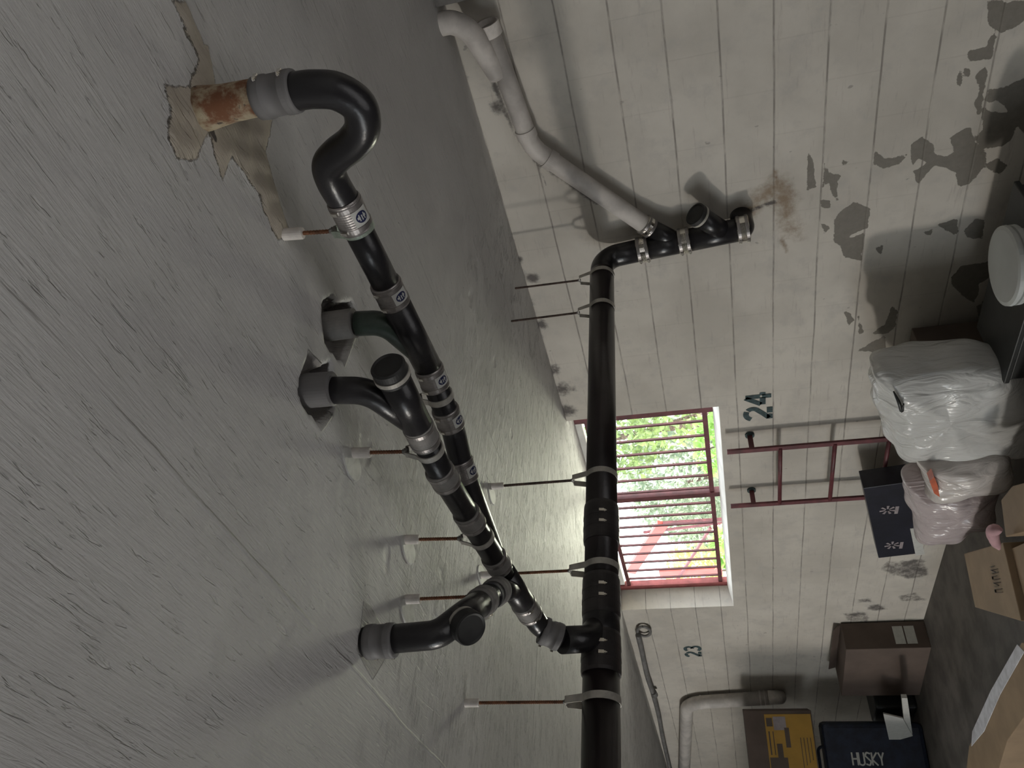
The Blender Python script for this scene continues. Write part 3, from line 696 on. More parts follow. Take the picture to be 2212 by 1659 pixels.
coupling(trap, A1 + d2 * .165, d2, .062, SR, 'ribbed', V(0, -.9, .35), sticker=V(0, -.4, -.9))
d3 = unit(A3_ - A2)
coupling(trap, A3_ - d3 * .0, unit(A4_ - A2), .062, SR, 'ribbed', V(0, -.9, .35), sticker=V(0, -.4, -.9))
hanger(V(-.779, 1.247, CEIL), V(-.792, 1.25, 2.217), DA, SR, .052, 'hanger with stained greenish ring below the trap coupling', 'hangers on the thin branch pipes', .042, 'rust', 'strap_green')
hanger(V(-1.285, 1.237, CEIL), V(-1.285, 1.2315, 2.1975), d2, SR, .052, 'hanger ring on the farther branch pipe behind the round cleanout cap', 'hangers on the thin branch pipes', 0.03, 'rust', 'strap')

# ------------------------------------------------------------------ branch with the upper cleanout
B0 = V(-1.006, 1.048, 2.186); B1 = V(-1.36, 1.048, 2.187); B2 = V(-1.87, 1.045, 2.148); B3 = V(-2.03, 1.035, 2.128)
br = empty('cleanout_branch_pipe', B1, 'nearer thin black drain line with a capped cleanout end and many couplings', 'drain pipe')
db = unit(B1 - B0)
wb = M_('iron').sweep([B0, B0 + db * .19], SR * 1.12, 36)
wb.sweep(fillet([V(-1.043, 1.05, 2.335), V(-1.055, 1.05, 2.255), V(-1.17, 1.048, 2.188)], [.07], 12), .029, 34)
wb.build('wye_fitting', br)
M_('rubber_grey').lathe(V(-1.036, 1.05, CEIL + .02), V(-.04, 0, -1), [(0, .037), (.068, .0365), (.07, .030)], 34).build('collar', br)
M_('rubber_black').lathe(B0 + db * .022, -db, [(0, .031), (0, .0365), (.036, .0365), (.040, .033), (.036, .029)], 40).build('cleanout_cap', br)
M_('strap').lathe(B0 + db * .004, db, [(0, .036), (0, .0385), (.010, .0385), (.010, .036)], 40).build('clamp_band', br)
M_('iron').sweep([B0 + db * .18, B1, B2], SR, 36).build('pipe_section', br)
d5 = unit(B2 - B1)
sdn = V(0, 1, .2)
def bp(px, py):                                               # point of the branch under a pixel
    q = on(px, py, 1, 1.047); x = q[0]
    P_ = [B0, B1, B2, B3]
    for a, b in zip(P_[:-1], P_[1:]):
        if b[0] <= x <= a[0]: return a + (b - a) * (x - a[0]) / (b[0] - a[0])
    return q
coupling(br, bp(912, 938), db, .066, SR, 'ribbed', V(0, 1, .3), sleeve='steel_dull')
coupling(br, bp(957, 1030), d5, .060, SR, 'ribbed', V(0, 1, .3), sleeve='steel_dull')
coupling(br, bp(1018, 1120), d5, .062, SR, 'ribbed', V(0, 1, .3), sleeve='steel_dull')
coupling(br, bp(1078, 1212), d5, .062, SR, 'ribbed', V(0, 1, .3), sleeve='steel_dull')
w3 = M_('iron').sweep([B2 + V(.06, 0, .005), B3], SR * 1.15, 36)
E0 = V(-1.745, .955, 2.147)
w3.sweep([E0, V(-1.90, 1.045, 2.145)], SR, 32)
w3.build('wye_fitting', br)
M_('iron').sweep(fillet([B3 + V(.03, 0, 0), V(-2.10, 1.03, 2.115), V(-2.145, 1.01, 2.055)], [.05], 10), SR * 1.05, 36).build('elbow', br)
coupling(br, bp(1122, 1308), unit(B3 - B2), .075, SR * 1.05, 'ribbed', V(0, -.6, -.6), sleeve='steel_dull')
coupling(br, V(-2.128, 1.018, 2.085), V(-.5, -.2, -.84), .062, SR * 1.15, 'boot', V(-.6, -.8, 0), sleeve='rubber_grey')
hanger(V(-1.259, 1.056, CEIL), V(-1.262, 1.048, 2.187), db, SR, .055, 'hanger with cream ring between the two ribbed couplings after the capped cleanout', 'hangers on the thin branch pipes', .045, 'rust', 'strap', plate=C(760, 1003))
hanger(V(-1.624, 1.05, CEIL), V(-1.63, 1.047, 2.167), d5, SR, .055, 'hanger with cream ring halfway along the nearer branch pipe', 'hangers on the thin branch pipes', .04, 'rust', 'strap', plate=C(882, 1188))

# ------------------------------------------------------------------ short drop branch
S0 = V(-1.521, .72, CEIL + .01)
dr = empty('drop_branch_pipe', S0, 'short black drain drop with a round cap facing down, nearest the camera', 'drain pipe')
G1 = V(-1.52, .735, 2.215); G2 = V(-1.53, .77, 2.165)
M_('iron').sweep(fillet([V(-1.52, .722, 2.385), V(-1.52, .733, 2.20), V(-1.54, .79, 2.152), E0 + unit(E0 - V(-1.90, 1.045, 2.145)) * 0.0], [.05, .05], 12), .0315, 40).build('pipe_section', dr)
coupling(dr, V(-1.52, .722, 2.333), V(0, .04, -1), .066, .032, 'boot', V(-.8, -.6, 0))
k0 = V(-1.535, .775, 2.165); kd = unit(np.array([0, 0, 1.6]) - V(-1.53, .77, 2.15)); kd = unit(V(.35, -.62, -.75))
M_('iron').sweep([k0, k0 + kd * .045], .0325, 36).build('cleanout_branch', dr)
M_('rubber_black').lathe(k0 + kd * .03, kd, [(0, .034), (0, .0385), (.024, .0385), (.028, .036), (.025, .031), (.022, .0)], 40).build('cleanout_cap', dr)
M_('strap').lathe(k0 + kd * .018, kd, [(0, .034), (0, .0375), (.008, .0375), (.008, .034)], 40).build('clamp_band', dr)
dg = unit(E0 - V(-1.54, .79, 2.152))
coupling(dr, V(-1.54, .79, 2.152) + dg * .135, dg, .05, .031, 'boot', V(-.6, -.6, -.3), sleeve='steel_dull')
coupling(dr, E0 - dg * .005, dg, .046, .031, 'boot', V(-.6, -.6, -.3), sleeve='steel_dull', screws=False)
hp = V(-1.54, .79, 2.152) + dg * .205
hanger(V(hp[0], hp[1], CEIL), hp, dg, .031, .055, 'hanger with grey ring on the short drop branch', 'hangers on the thin branch pipes', .04, 'rust', 'strap_dark', plate=C(880, 1322))

# ------------------------------------------------------------------ white drain on the wall
wd_ = empty('white_drain_pipe', W(1150, 310, .06), 'white-painted drain pipe running down the wall at an angle to the black drop', 'drain pipe')
Q0 = W(1054, 60, .055); Q1 = W(1148, 318, .055); Q2 = wbr1 + unit(W(1150, 310, .06) - wbr1) * .0
Q1[1] = WALL - .055; Q2 = wbr1
M_('white_pipe').sweep(fillet([Q0, Q1, Q2], [.18], 12), .0405, 40).build('pipe_section', wd_)
qd = unit(Q1 - Q0); sd_ = unit(Q2 - Q1)
for t, dvec in ((Q1 - qd * .07, qd), (Q1 + sd_ * .1, sd_)):
    M_('white_pipe').lathe(t - dvec * .02, dvec, [(0, .0405), (0, .0445), (.04, .0445), (.04, .0405)], 36, False).build('hub_joint', wd_)
M_('white_sleeve').lathe(Q0 + qd * .03, -qd, [(0, .041), (0, .049), (.05, .049), (.05, .041), (.03, .035)], 36).build('hub_end', wd_)
el = [C(948, 85, -0.01), C(962, 90, .05), C(1000, 100, .09), W(1040, 165, .06), W(1062, 190, .055)]
el[1] = V(el[0][0] - .00, el[0][1], CEIL - .07); el[0] = V(el[0][0], el[0][1], CEIL + .01)
el[0][1] = el[1][1] = 2.90; 
e_a = V(-1.045, 2.93, CEIL + .01)
elp = smoothpath([e_a, V(-1.05, 2.93, CEIL - .045), V(-1.10, 2.945, CEIL - .095), V(-1.20, 2.98, CEIL - .12), V(-1.31, 3.01, CEIL - .145)], 8)
M_('white_pipe').sweep(elp, [.043 - .0 * i for i in range(len(elp))], 36).build('elbow', wd_)
coupling(wd_, Q2 - sd_ * .012, sd_, .045, .0415, 'ribbed', V(-.3, -1, -.2), sleeve='chrome')
# dark rough opening at the top of the wall beside the elbow
oq0, oq1 = W(965, 25, 0.0), W(1075, 10, 0.0)
rb = M_('dark_recess'); rb.box((-.55, 2.995, CEIL - .135), (.86, .148, .268)); rb.use('dark_recess')
rb.build('beam_stub'); tag(bpy.data.objects['beam_stub'], 'rough dark concrete stub in the corner above the white elbow', 'beam')

# ------------------------------------------------------------------ numbers painted on the wall
def ribbon(mb, pts, w, y):
    pts = [np.asarray(p, float) for p in pts]; k = len(pts); vs_ = []
    for i in range(k):
        a, b = pts[max(i - 1, 0)], pts[min(i + 1, k - 1)]; t = unit(b - a); n = V(-t[1], t[0])
        vs_ += [(*(pts[i] + n * w / 2), 0), (*(pts[i] - n * w / 2), 0)]
    vs_ = [(v[0], y, v[1]) for v in vs_]
    mb.add(vs_, [(2 * i, 2 * i + 1, 2 * i + 3, 2 * i + 2) for i in range(k - 1)])
def digit(mb, ch, x, z, w, h, sw, y):
    P = lambda u, v: (x + u * w, z + v * h)
    arc = lambda cx, cy, rx, ry, a0, a1, n=10: [P(cx + rx * math.cos(math.radians(a)), cy + ry * math.sin(math.radians(a))) for a in np.linspace(a0, a1, n)]
    S = {'2': [arc(.5, .70, .42, .26, 165, 60), arc(.5, .70, .42, .26, 45, -30) + [P(.5, .32), P(.12, .09)], [P(.04, .06), P(.42, .06)], [P(.52, .06), P(.98, .06)]],
         '4': [[P(.68, 0), P(.68, .34)], [P(.68, .42), P(.68, .96)], [P(.62, .96), P(.06, .38)], [P(.04, .32), P(.60, .32)], [P(.76, .32), P(.98, .32)]],
         '3': [arc(.45, .73, .4, .24, 150, -80), arc(.45, .27, .45, .26, 80, -150)]}[ch]
    for s in S: ribbon(mb, s, sw, y)
def number(txt, x0, x1, z0, z1, sw, mat, label):
    mb = M_(mat); n = len(txt); w = (x1 - x0) / n
    for i, ch in enumerate(txt): digit(mb, ch, x0 + i * w + w * .06, z0, w * .84, z1 - z0, sw, WALL - .0025)
    o = mb.build('painted_number', origin=((x0 + x1) / 2, WALL - .0025, z0)); return tag(o, label, 'painted number')
number('24', -3.70, -3.435, 1.168, 1.318, .033, 'ink', 'dark stencilled number 24 painted on the white block wall below the window')
number('23', -6.97, -6.73, 1.78, 1.915, .030, 'ink', 'dark stencilled number 23 painted on the wall beyond the window')

# ------------------------------------------------------------------ window grille and ladder
GY = WALL + WT + .01
gr = empty('window_grille', (-4.8, GY, WZ0), 'dark red security grille of thin bars in the bright window', 'window grille')
gx0, gx1, gz0, gz1 = -6.01, -3.76, 1.545, 2.30
for z in (gz0,): M_('red_paint').box(((gx0 + gx1) / 2, GY, z), (gx1 - gx0, .035, .032)).build('rail', gr)
M_('red_paint').box(((gx0 + gx1) / 2, GY, gz1), (gx1 - gx0, .035, .03)).build('rail', gr)
MIDX = -4.70
for x, w in ((gx1 - .015, .045), (MIDX, .05), (gx0 + .02, .06)):
    M_('painted_red_trim' if w > .05 else 'red_paint').box((x, GY, (WZ0 + CEIL) / 2), (w, .05, CEIL - WZ0)).build('frame_post', gr)
for i in range(1, 7): M_('red_paint').box((gx1 + (MIDX - gx1) * i / 6.4, GY, (gz0 + gz1) / 2), (.014, .014, gz1 - gz0)).build('bar', gr)
for i in range(1, 10): M_('red_paint').box((MIDX + (gx0 - MIDX) * i / 10, GY, (gz0 + gz1) / 2), (.014, .014, gz1 - gz0)).build('bar', gr)
M_('stone_white').box(((WX0 + WX1) / 2, WALL + WT + .03, CEIL - .02), (WX1 - WX0, .06, .04)).build('head_trim', gr)

LY = WALL - .12
ld = empty('wall_ladder', (-4.11, LY, .3), 'dark red steel escape ladder fixed to the wall under the window', 'ladder')
RX = (-3.825, -4.405)
for x in RX: M_('red_paint').box((x, LY, .84), (.034, .014, 1.20)).build('rail', ld)
for z in (1.134, .828, .533, .24): M_('red_paint').sweep([V(RX[0], LY, z), V(RX[1], LY, z)], .0125, 14).build('rung', ld)
for x in RX:
    b = M_('red_paint').bar((x, LY, 1.295), (x, WALL - .006, 1.295), .03, .012, V(0, 0, 1)).build('standoff_bracket', ld)
    M_('ink').lathe(V(x, WALL - .012, 1.295), V(0, 1, 0), [(0, .028), (.011, .028)], 14).build('anchor_plate', b)

# ------------------------------------------------------------------ conduit and white bent pipe on the far wall
cn = empty('cable_conduit', W(1385, 1375), 'thin grey conduit with a round end ring running along the top of the wall', 'conduit')
pts = [np.minimum(W(a, b, .06), V(9, 9, CEIL - .03)) for a, b in ((1378, 1372), (1386, 1405), (1398, 1460), (1411, 1500), (1424, 1550), (1433, 1600), (1440, 1700))]
M_('grey_conduit').sweep(smoothpath(pts, 5), .022, 14).build('tube', cn)
rc = W(1391, 1364, .03); rp = [rc + V(.09 * math.cos(t), 0, .055 * math.sin(t)) for t in np.linspace(0, 2 * math.pi, 25)]
M_('grey_conduit').sweep(rp, .013, 8).build('end_ring', cn)
jc = W(1412, 1497, .06); M_('grey_conduit').lathe(jc + V(.03, 0, 0), V(-1, 0, -.1), [(0, .03), (.08, .03)], 16).build('connector', cn)
wp = empty('white_wall_pipe', W(1500, 1515), 'white pipe bent at a right angle on the wall beside the yellow-printed box', 'pipe')
pts = [W(1477, 1700, .08), W(1484, 1519, .08), W(1660, 1507, .08)]
M_('white_pipe').sweep(fillet(pts, [.2], 10), .064, 26).build('tube', wp)
M_('white_pipe').sweep(fillet([pts[2] + V(0, 0, .0), W(1683, 1506, .08), W(1683, 1506, -.02)], [.07], 8), .066, 26).build('elbow', wp)
for a in ((1512, 1517), (1640, 1508), (1650, 1508)):
    q = W(*a, .08); M_('white_pipe').lathe(q, V(0, 0, -1), [(0, .064), (0, .070), (.014, .070), (.014, .064)], 26).build('collar', wp)

# ------------------------------------------------------------------ boxes and bags on the floor
def carton(name, corners, z0, z1, mat, label, cat='box', group=None, tilt=0):
    """box body on a four-cornered footprint, with lid flaps seam"""
    e = empty(name, (*np.mean(np.array(corners)[:, :2], 0), z0), label, cat, group)
    c = [V(a[0], a[1], 0) for a in corners]; mb = M_(mat)
    vs_ = [p + V(0, 0, z0) for p in c] + [p + V(0, 0, z1) for p in c]
    mb.add(vs_, [(0, 1, 2, 3), (4, 5, 6, 7), (0, 1, 5, 4), (1, 2, 6, 5), (2, 3, 7, 6), (3, 0, 4, 7)])
    mb.build('body', e, bevel=.004); return e
# tall brown box against the wall
f0 = Z(2012, 1399, 0); f1 = V(*Z(1990, 1512, 0)); f1[1] = f0[1] - 0.0
ht = on(1828, 1402, 1, f0[1])[2]
bw = -0.80
cnr = [(f0[0], f0[1]), (f0[0] + bw, f0[1] - .06), (f0[0] + bw, WALL - .03), (f0[0] + .02, WALL - .01)]
tb = carton('cardboard_box', cnr, 0, ht, 'card_brown', 'tall brown cardboard box leaning against the wall with white labels on its side')
fx = f0[0]
lb = M_('label_white')
ly0 = f0[1] + .02
for k in (0, 1): lb.add([(fx + .014, ly0 + .01, .09 + k * .085), (fx + .022, WALL - .05, .09 + k * .085), (fx + .022, WALL - .05, .165 + k * .085), (fx + .014, ly0 + .01, .165 + k * .085)], [(0, 1, 2, 3)])
lb.build('shipping_label', tb)['label'] = 'pair of white labels'
M_('card_brown').add([(f0[0] + bw, WALL - .03, ht), (f0[0], WALL - .01, ht), (f0[0] + .01, WALL - .06, ht + .06), (f0[0] + bw + .08, WALL - .08, ht + .07),
                      (f0[0] + bw, WALL - .026, ht), (f0[0], WALL - .006, ht), (f0[0] + .01, WALL - .056, ht + .062), (f0[0] + bw + .08, WALL - .076, ht + .072)],
                     [(0, 1, 2, 3), (7, 6, 5, 4), (0, 4, 5, 1), (1, 5, 6, 2), (2, 6, 7, 3), (3, 7, 4, 0)]).build('lid_flap', tb)

# stack beyond it: navy tool bag, printed box on top, white folded sheet
YB = 2.62
nb = empty('tool_bag', (-8.3, YB, 0), 'navy tool bag with a row of white lettering on the front', 'bag')
zt = on(1752, 1600, 1, YB)[2]
def yawbox(A, w, dep):
    """footprint facing the camera side, right front corner at A"""
    A = V(A[0], A[1]); dv = unit(A); dv = unit(dv + V(-.10, .1)); pv = V(-dv[1], dv[0])
    return [A, A + pv * w, A + pv * w + dv * dep, A + dv * dep], dv, pv
fp, dv, pv = yawbox(on(1850, 1562, 1, YB), .95, .32)
mb = M_('bag_navy'); Rm = np.array([[pv[0], dv[0], 0], [pv[1], dv[1], 0], [0, 0, 1.0]])
cxy = np.mean(fp, 0)
mb.box((cxy[0], cxy[1], zt * .46), (.95, .32, zt * .92), Rm); mb.build('body', nb, bevel=.04)
h0 = fp[0] + pv * .2 + dv * .16; h1 = fp[0] + pv * .75 + dv * .16
M_('bag_navy').sweep(fillet([V(*h0, zt * .88), V(*h0, zt * .97), V(*h1, zt * .97), V(*h1, zt * .88)], .04), .013, 10).build('handle', nb)
GL = {'H': [[(0, 0), (0, 1)], [(1, 0), (1, 1)], [(0, .5), (1, .5)]], 'U': [[(0, 1), (0, .1), (.5, 0), (1, .1), (1, 1)]], 'S': [[(1, .9), (.3, 1), (0, .75), (1, .3), (.7, 0), (0, .1)]],
      'K': [[(0, 0), (0, 1)], [(1, 1), (0, .45), (1, 0)]], 'Y': [[(0, 1), (.5, .5), (1, 1)], [(.5, .5), (.5, 0)]]}
lt = M_('label_white')
o_ = fp[0] - dv * .006 + pv * .33; zl = on(1822, 1600, 1, YB)[2]; sz = .042
for i, ch in enumerate('HUSKY'):                              # lettering runs down the bag, its head to the right
    for st in GL[ch]:
        for (ax_, ay_), (bx_, by_) in zip(st[:-1], st[1:]):
            P_ = lambda u, v: V(*(o_ - pv * (v * .10)), zl - (i * 1.25 + u) * sz)
            lt.bar(P_(ax_, ay_), P_(bx_, by_), .013, .002, V(0, 0, 1) if abs(ax_ - bx_) < .1 else V(*pv, 0))
lt.build('lettering', nb)['label'] = 'white lettering'
# printed box
YP = 2.72
A_ = on(1650, 1535, 1, YP); zt2 = on(1605, 1531, 1, YP)[2]
fp, dv, pv = yawbox(A_, .62, .30)
pb = carton('printed_carton', fp, zt, zt2, 'card_brown', 'brown carton with yellow printed panel showing a power tool, on the navy bag')
pr = M_('yellow_print'); zz1 = on(1650, 1580, 1, YP)[2]; zz0 = zt + .01
def R_(mb, u0, u1, v0, v1, off):
    q = [fp[0] + pv * u - dv * off for u in (u0, u1)]; z0, z1 = zz0 + v0 * (zz1 - zz0), zz0 + v1 * (zz1 - zz0)
    mb.add([(*q[0], z0), (*q[1], z0), (*q[1], z1), (*q[0], z1)], [(0, 1, 2, 3)])
R_(pr, .03, .53, 0, 1, .003)
pr.use('grey_print'); R_(pr, .05, .16, .55, .82, .005)
pr.use('card_dark'); R_(pr, .06, .13, .84, .97, .005); R_(pr, .14, .30, .50, .60, .006); R_(pr, .27, .38, .68, .80, .005); R_(pr, .38, .50, .60, .98, .005)
R_(pr, .17, .36, .92, .95, .005); R_(pr, .17, .36, .84, .86, .005)
for k in range(4): R_(pr, .22, .40 + .02 * k, .06 + .07 * k, .075 + .07 * k, .005)
pr.build('printed_panel', pb)['label'] = 'yellow printed panel with grey power tool picture'
# white folded sheet
fs_ = M_('label_white'); YS = 2.50
s = [on(a, b, 1, YS) for a, b in ((1908, 1542), (1950, 1552), (1972, 1590), (1922, 1604))]
s2 = [p + V(0, .09, .0) for p in s]
fs_.add(list(s) + [p + V(0, .012, 0) for p in s], [(0, 1, 2, 3), (7, 6, 5, 4), (0, 4, 5, 1), (1, 5, 6, 2), (2, 6, 7, 3), (3, 7, 4, 0)])
s = [on(a, b, 1, YS + .01) for a, b in ((1948, 1508), (1960, 1508), (1971, 1585), (1955, 1580))]
fs_.add(list(s) + [p + V(0, .03, 0) for p in s], [(0, 1, 2, 3), (7, 6, 5, 4), (0, 4, 5, 1), (1, 5, 6, 2), (2, 6, 7, 3), (3, 7, 4, 0)])
tag(fs_.build('folded_cardboard'), 'white folded card standing in front of the navy bag', 'card')
dk_ = M_('black_plastic'); q = on(1905, 1525, 1, 2.75)
dk_.box((q[0] - .22, 2.88, .17), (.36, .26, .34)); tag(dk_.build('storage_bin', bevel=.02), 'black low bin between the tall brown box and the navy bag', 'bin')

# dark picture box with white sticker, standing on a stool-high carton behind the bags
YD = 2.80
base = carton('cardboard_box', [(-4.05, 2.74), (-4.5, 2.74), (-4.5, 3.02), (-4.05, 3.02)], 0, .22, 'card_brown', 'brown carton under the dark printed box, mostly hidden by bags')
pd4 = [on(a, b, 1, YD) for a, b in ((1865, 1055), (1898, 1206), (1984, 1196), (1972, 1040))]
db_ = empty('printed_shoe_box', (np.mean([p[0] for p in pd4]), YD, .22), 'dark navy box with faint white pictures and a white sticker, behind the ladder foot', 'box')
mb = M_('box_dark'); th = V(0, .13, 0)
mb.add(list(pd4) + [p + th for p in pd4], [(0, 1, 2, 3), (7, 6, 5, 4), (0, 4, 5, 1), (1, 5, 6, 2), (2, 6, 7, 3), (3, 7, 4, 0)]); mb.build('body', db_, bevel=.004)
pc_ = M_('grey_print')
for (a, b) in ((1927, 1178), (1917, 1102)):
    c = on(a, b, 1, YD - .003)
    for k in range(7):
        t = 2 * math.pi * k / 7; u = V(math.cos(t), 0, math.sin(t)); w = V(-math.sin(t), 0, math.cos(t))
        pc_.add([c + u * .012 - w * .004, c + u * .045 - w * .008, c + u * .045 + w * .008, c + u * .012 + w * .004], [(0, 1, 2, 3)])
    c2 = on(a + 20, b, 1, YD - .003); pc_.add([c2 + V(-.04, 0, -.01), c2 + V(.04, 0, -.01), c2 + V(.04, 0, .01), c2 + V(-.04, 0, .01)], [(0, 1, 2, 3)])
pc_.build('printed_pictures', db_)['label'] = 'faint white wheel-like pictures'
sk = [on(a, b, 1, YD - .004) for a, b in ((1966, 1142), (1978, 1200), (1998, 1198), (1984, 1140))]
M_('label_white').add(sk + [p + V(0, .002, 0) for p in sk], [(0, 1, 2, 3), (7, 6, 5, 4)]).build('sticker', db_)['label'] = 'white barcode sticker'

def bagmesh(name, outline, y, depth, mat, label, seed, parts=None):
    """plump crumpled bag: an outline in the wall direction, given real depth front to back"""
    from mathutils import noise as mn
    P2 = [on(a, b, 1, y) for a, b in outline]
    c = np.mean(P2, 0); n = len(P2)
    # resample outline
    L = smoothpath(P2 + [P2[0]], 8)[:-1]; m = len(L)
    vs_, fs = [], []
    rings = 11
    for j in range(rings):
        a = math.pi * j / (rings - 1) - math.pi / 2                # -front .. +back
        k = max(.02, math.cos(a) ** .55); dy = math.sin(a) * depth / 2
        for i in range(m):
            p = c + (L[i] - c) * k + V(0, dy + depth / 2, 0)
            nn = mn.noise(Vector(p * 7) + Vector((seed, 0, 0))) * .03 + abs(mn.noise(Vector((p[0] * 9, p[1] * 9, p[2] * 4)) + Vector((0, seed, 0)))) * .05
            rdir = unit(p - (c + V(0, depth / 2, 0)) + 1e-6); vs_.append(p + rdir * nn)
    for j in range(rings - 1):
        for i in range(m): fs.append((j * m + i, j * m + (i + 1) % m, (j + 1) * m + (i + 1) % m, (j + 1) * m + i))
    fs.append(tuple(range(m - 1, -1, -1))); fs.append(tuple((rings - 1) * m + i for i in range(m)))
    vs_ = [V(v[0], v[1], max(v[2], .002)) for v in vs_]
    e = empty(name, (c[0], y + depth / 2, min(v[2] for v in vs_)), label, 'bag')
    o = M_(mat).add(vs_, fs, True).build('body', e)
    sm = o.modifiers.new('s', 'SUBSURF'); sm.levels = 1; sm.render_levels = 2
    tx = bpy.data.textures.new('crumple', 'CLOUDS'); tx.noise_scale = .16; tx.noise_depth = 1
    dm = o.modifiers.new('d', 'DISPLACE'); dm.texture = tx; dm.strength = .03; dm.mid_level = .5; dm.texture_coords = 'GLOBAL'
    return e
bg1 = bagmesh('plastic_bag', [(1902, 850), (1925, 838), (1990, 832), (2080, 822), (2160, 818), (2230, 835), (2260, 900), (2250, 1010), (2180, 1022), (2060, 1032), (1965, 1032), (1935, 980), (1912, 930), (1905, 880)],
              2.40, .34, 'bag_white', 'large white plastic bag with a dark tear near its top, below the number 24', 3)
c = on(1945, 885, 1, 2.40)
tr_ = M_('black_plastic')
tr_.sweep(smoothpath([on(1930, 845, 1, 2.43), on(1942, 870, 1, 2.395), on(1948, 888, 1, 2.39), on(1952, 872, 1, 2.39)], 5), [.003 + .006 * math.sin(math.pi * i / 15) for i in range(16)], 8)
tr_.build('tear', bg1)['label'] = 'dark tear opening'
bt = M_('bag_cream'); bp0, bp1 = on(2122, 835, 1, 2.375), on(2130, 1030, 1, 2.375)
bg2 = bagmesh('plastic_bag', [(1996, 1030), (2080, 1022), (2190, 1010), (2198, 1060), (2178, 1085), (2120, 1088), (2025, 1096), (2008, 1070)],
              2.34, .28, 'bag_cream', 'cream plastic bag with an orange-red spot, between the large white bag and the pinkish bag', 11)
s = [on(a, b, 1, 2.325) for a, b in ((2008, 1040), (2018, 1030), (2026, 1050), (2030, 1074), (2018, 1066))]
M_('orange_red').add(list(s) + [p + V(0, .05, 0) for p in s], [(0, 1, 2, 3, 4), (9, 8, 7, 6, 5)] + [(i, (i + 1) % 5, 5 + (i + 1) % 5, 5 + i) for i in range(5)]).build('printed_spot', bg2)['label'] = 'orange-red print'
bg3 = bagmesh('plastic_bag', [(1972, 1082), (2040, 1080), (2120, 1075), (2162, 1078), (2168, 1095), (2150, 1140), (2090, 1180), (2050, 1195), (2000, 1200), (1985, 1150)],
              2.36, .30, 'bag_pink', 'pinkish grey plastic bag, lowest of the bags on the floor', 23)

# open cartons at the right edge
def slab(name, px, z, h, mat, label, cat='box', text=None, deep=None):
    c = [Z(a, b, z) for a, b in px]; lo = [V(p[0], p[1], z - h) for p in c]; n = len(c)
    e = empty(name, (*np.mean(c, 0)[:2], z - h), label, cat)
    M_(mat).add(list(c) + lo, [tuple(range(n)), tuple(range(2 * n - 1, n - 1, -1))] + [(i, (i + 1) % n, n + (i + 1) % n, n + i) for i in range(n)]).build('body', e, bevel=.004)
    return e, c
sb, cc = slab('cardboard_box', [(2082, 1196), (2166, 1172), (2206, 1342), (2106, 1312)], .30, .30, 'card_tan', 'tan cardboard box with dark lettering on its top, right below the pinkish bag')
tt = M_('ink_faint')
u = (cc[3] - cc[0]); v = (cc[1] - cc[0])
for k in range(9):
    f = .34 + k * .055; p = cc[0] + u * f + v * .62; q = p + v * (.16 if k % 3 else .1)
    tt.bar(p + V(0, 0, .002), q + V(0, 0, .002), .008, .001, V(0, 0, 1))
    if k % 2: tt.bar(p + V(0, 0, .002), p + u * .05 + v * (.1 if k % 4 == 1 else 0) + V(0, 0, .002), .008, .001, V(0, 0, 1))
tt.build('lettering', sb)['label'] = 'blurred dark lettering'
slab('cardboard_box', [(2182, 1186), (2240, 1160), (2290, 1390), (2226, 1338)], .27, .27, 'card_tan', 'tan box cut by the right edge, separated by a dark gap from the lettered box')
slab('cardboard_box', [(2162, 1080), (2186, 1050), (2260, 1030), (2260, 1136), (2172, 1160)], .33, .33, 'card_tan', 'tan box behind the cream bag, between the bags and the lettered box')
pk = M_('pink_cloth'); c = Z(2157, 1160, .38)
pk.sweep(smoothpath([c + V(.06, .0, .0), c + V(.02, .02, .02), c + V(-.03, .0, .01), c + V(-.07, -.02, -.01)], 6), [.008, .014, .02, .024, .026, .026, .026, .026, .026, .026, .024, .022, .022, .02, .02, .018, .014, .01, .006][:19], 12)
tag(pk.build('crumpled_cloth'), 'small pink rag tucked between the pinkish bag and the tan boxes', 'cloth')
lbx, cc = slab('long_carton', [(2206, 1388), (2290, 1400), (2290, 1440), (2176, 1600), (2140, 1720), (2080, 1720), (2093, 1612)], .14, .14, 'card_tan', 'long flat tan carton lying on the floor with a white tape stripe')
z_ = .143
s = [Z(a, b, z_) for a, b in ((2197, 1392), (2212, 1408), (2160, 1500), (2125, 1580), (2098, 1612), (2100, 1580), (2140, 1492))]
M_('tape_white').add(list(s) + [p - V(0, 0, .003) for p in s], [tuple(range(7)), tuple(range(13, 6, -1))] + [(i, (i + 1) % 7, 7 + (i + 1) % 7, 7 + i) for i in range(7)]).build('tape_strip', lbx)['label'] = 'white tape stripe'

# dark shelf with brown box and white lidded tub at the right edge
bx = [on(2000, 765, 1, 2.75), on(2000, 835, 1, 2.75)]
zt3 = on(2000, 800, 1, 2.75)[2]
x_r = on(2060, 785, 1, 2.75)[0]; x_l = on(2040, 860, 1, 2.75)[0]
carton('cardboard_box', [(x_r, 2.72), (x_l, 2.72), (x_l, 3.02), (x_r, 3.02)], 0, zt3, 'card_dark', 'dark brown box against the wall, between the large white bag and the black crate')
sh = empty('plastic_crate', (x_r + .3, 2.5, 0), 'black crate carrying the white tub at the right edge', 'crate')
q = on(2205, 640, 1, 2.45)
zc_ = q[2] - .02; xq0 = on(2195, 640, 1, 2.35)[0]
xe0 = xq0 + .20; xe1 = on(2200, 812, 1, 2.45)[0]; xm, xw = (xe0 + xe1) / 2, abs(xe0 - xe1)
M_('black_plastic').box((xm, 2.60, zc_ / 2 - .01), (xw, .34, zc_ - .02)).build('body', sh, bevel=.01)
M_('black_plastic').box((xm, 2.60, zc_ - .012), (xw + .02, .36, .022)).build('rim', sh, bevel=.004)
tc_ = V(on(2190, 600, 1, 2.45)[0] + .02, 2.50, zc_)
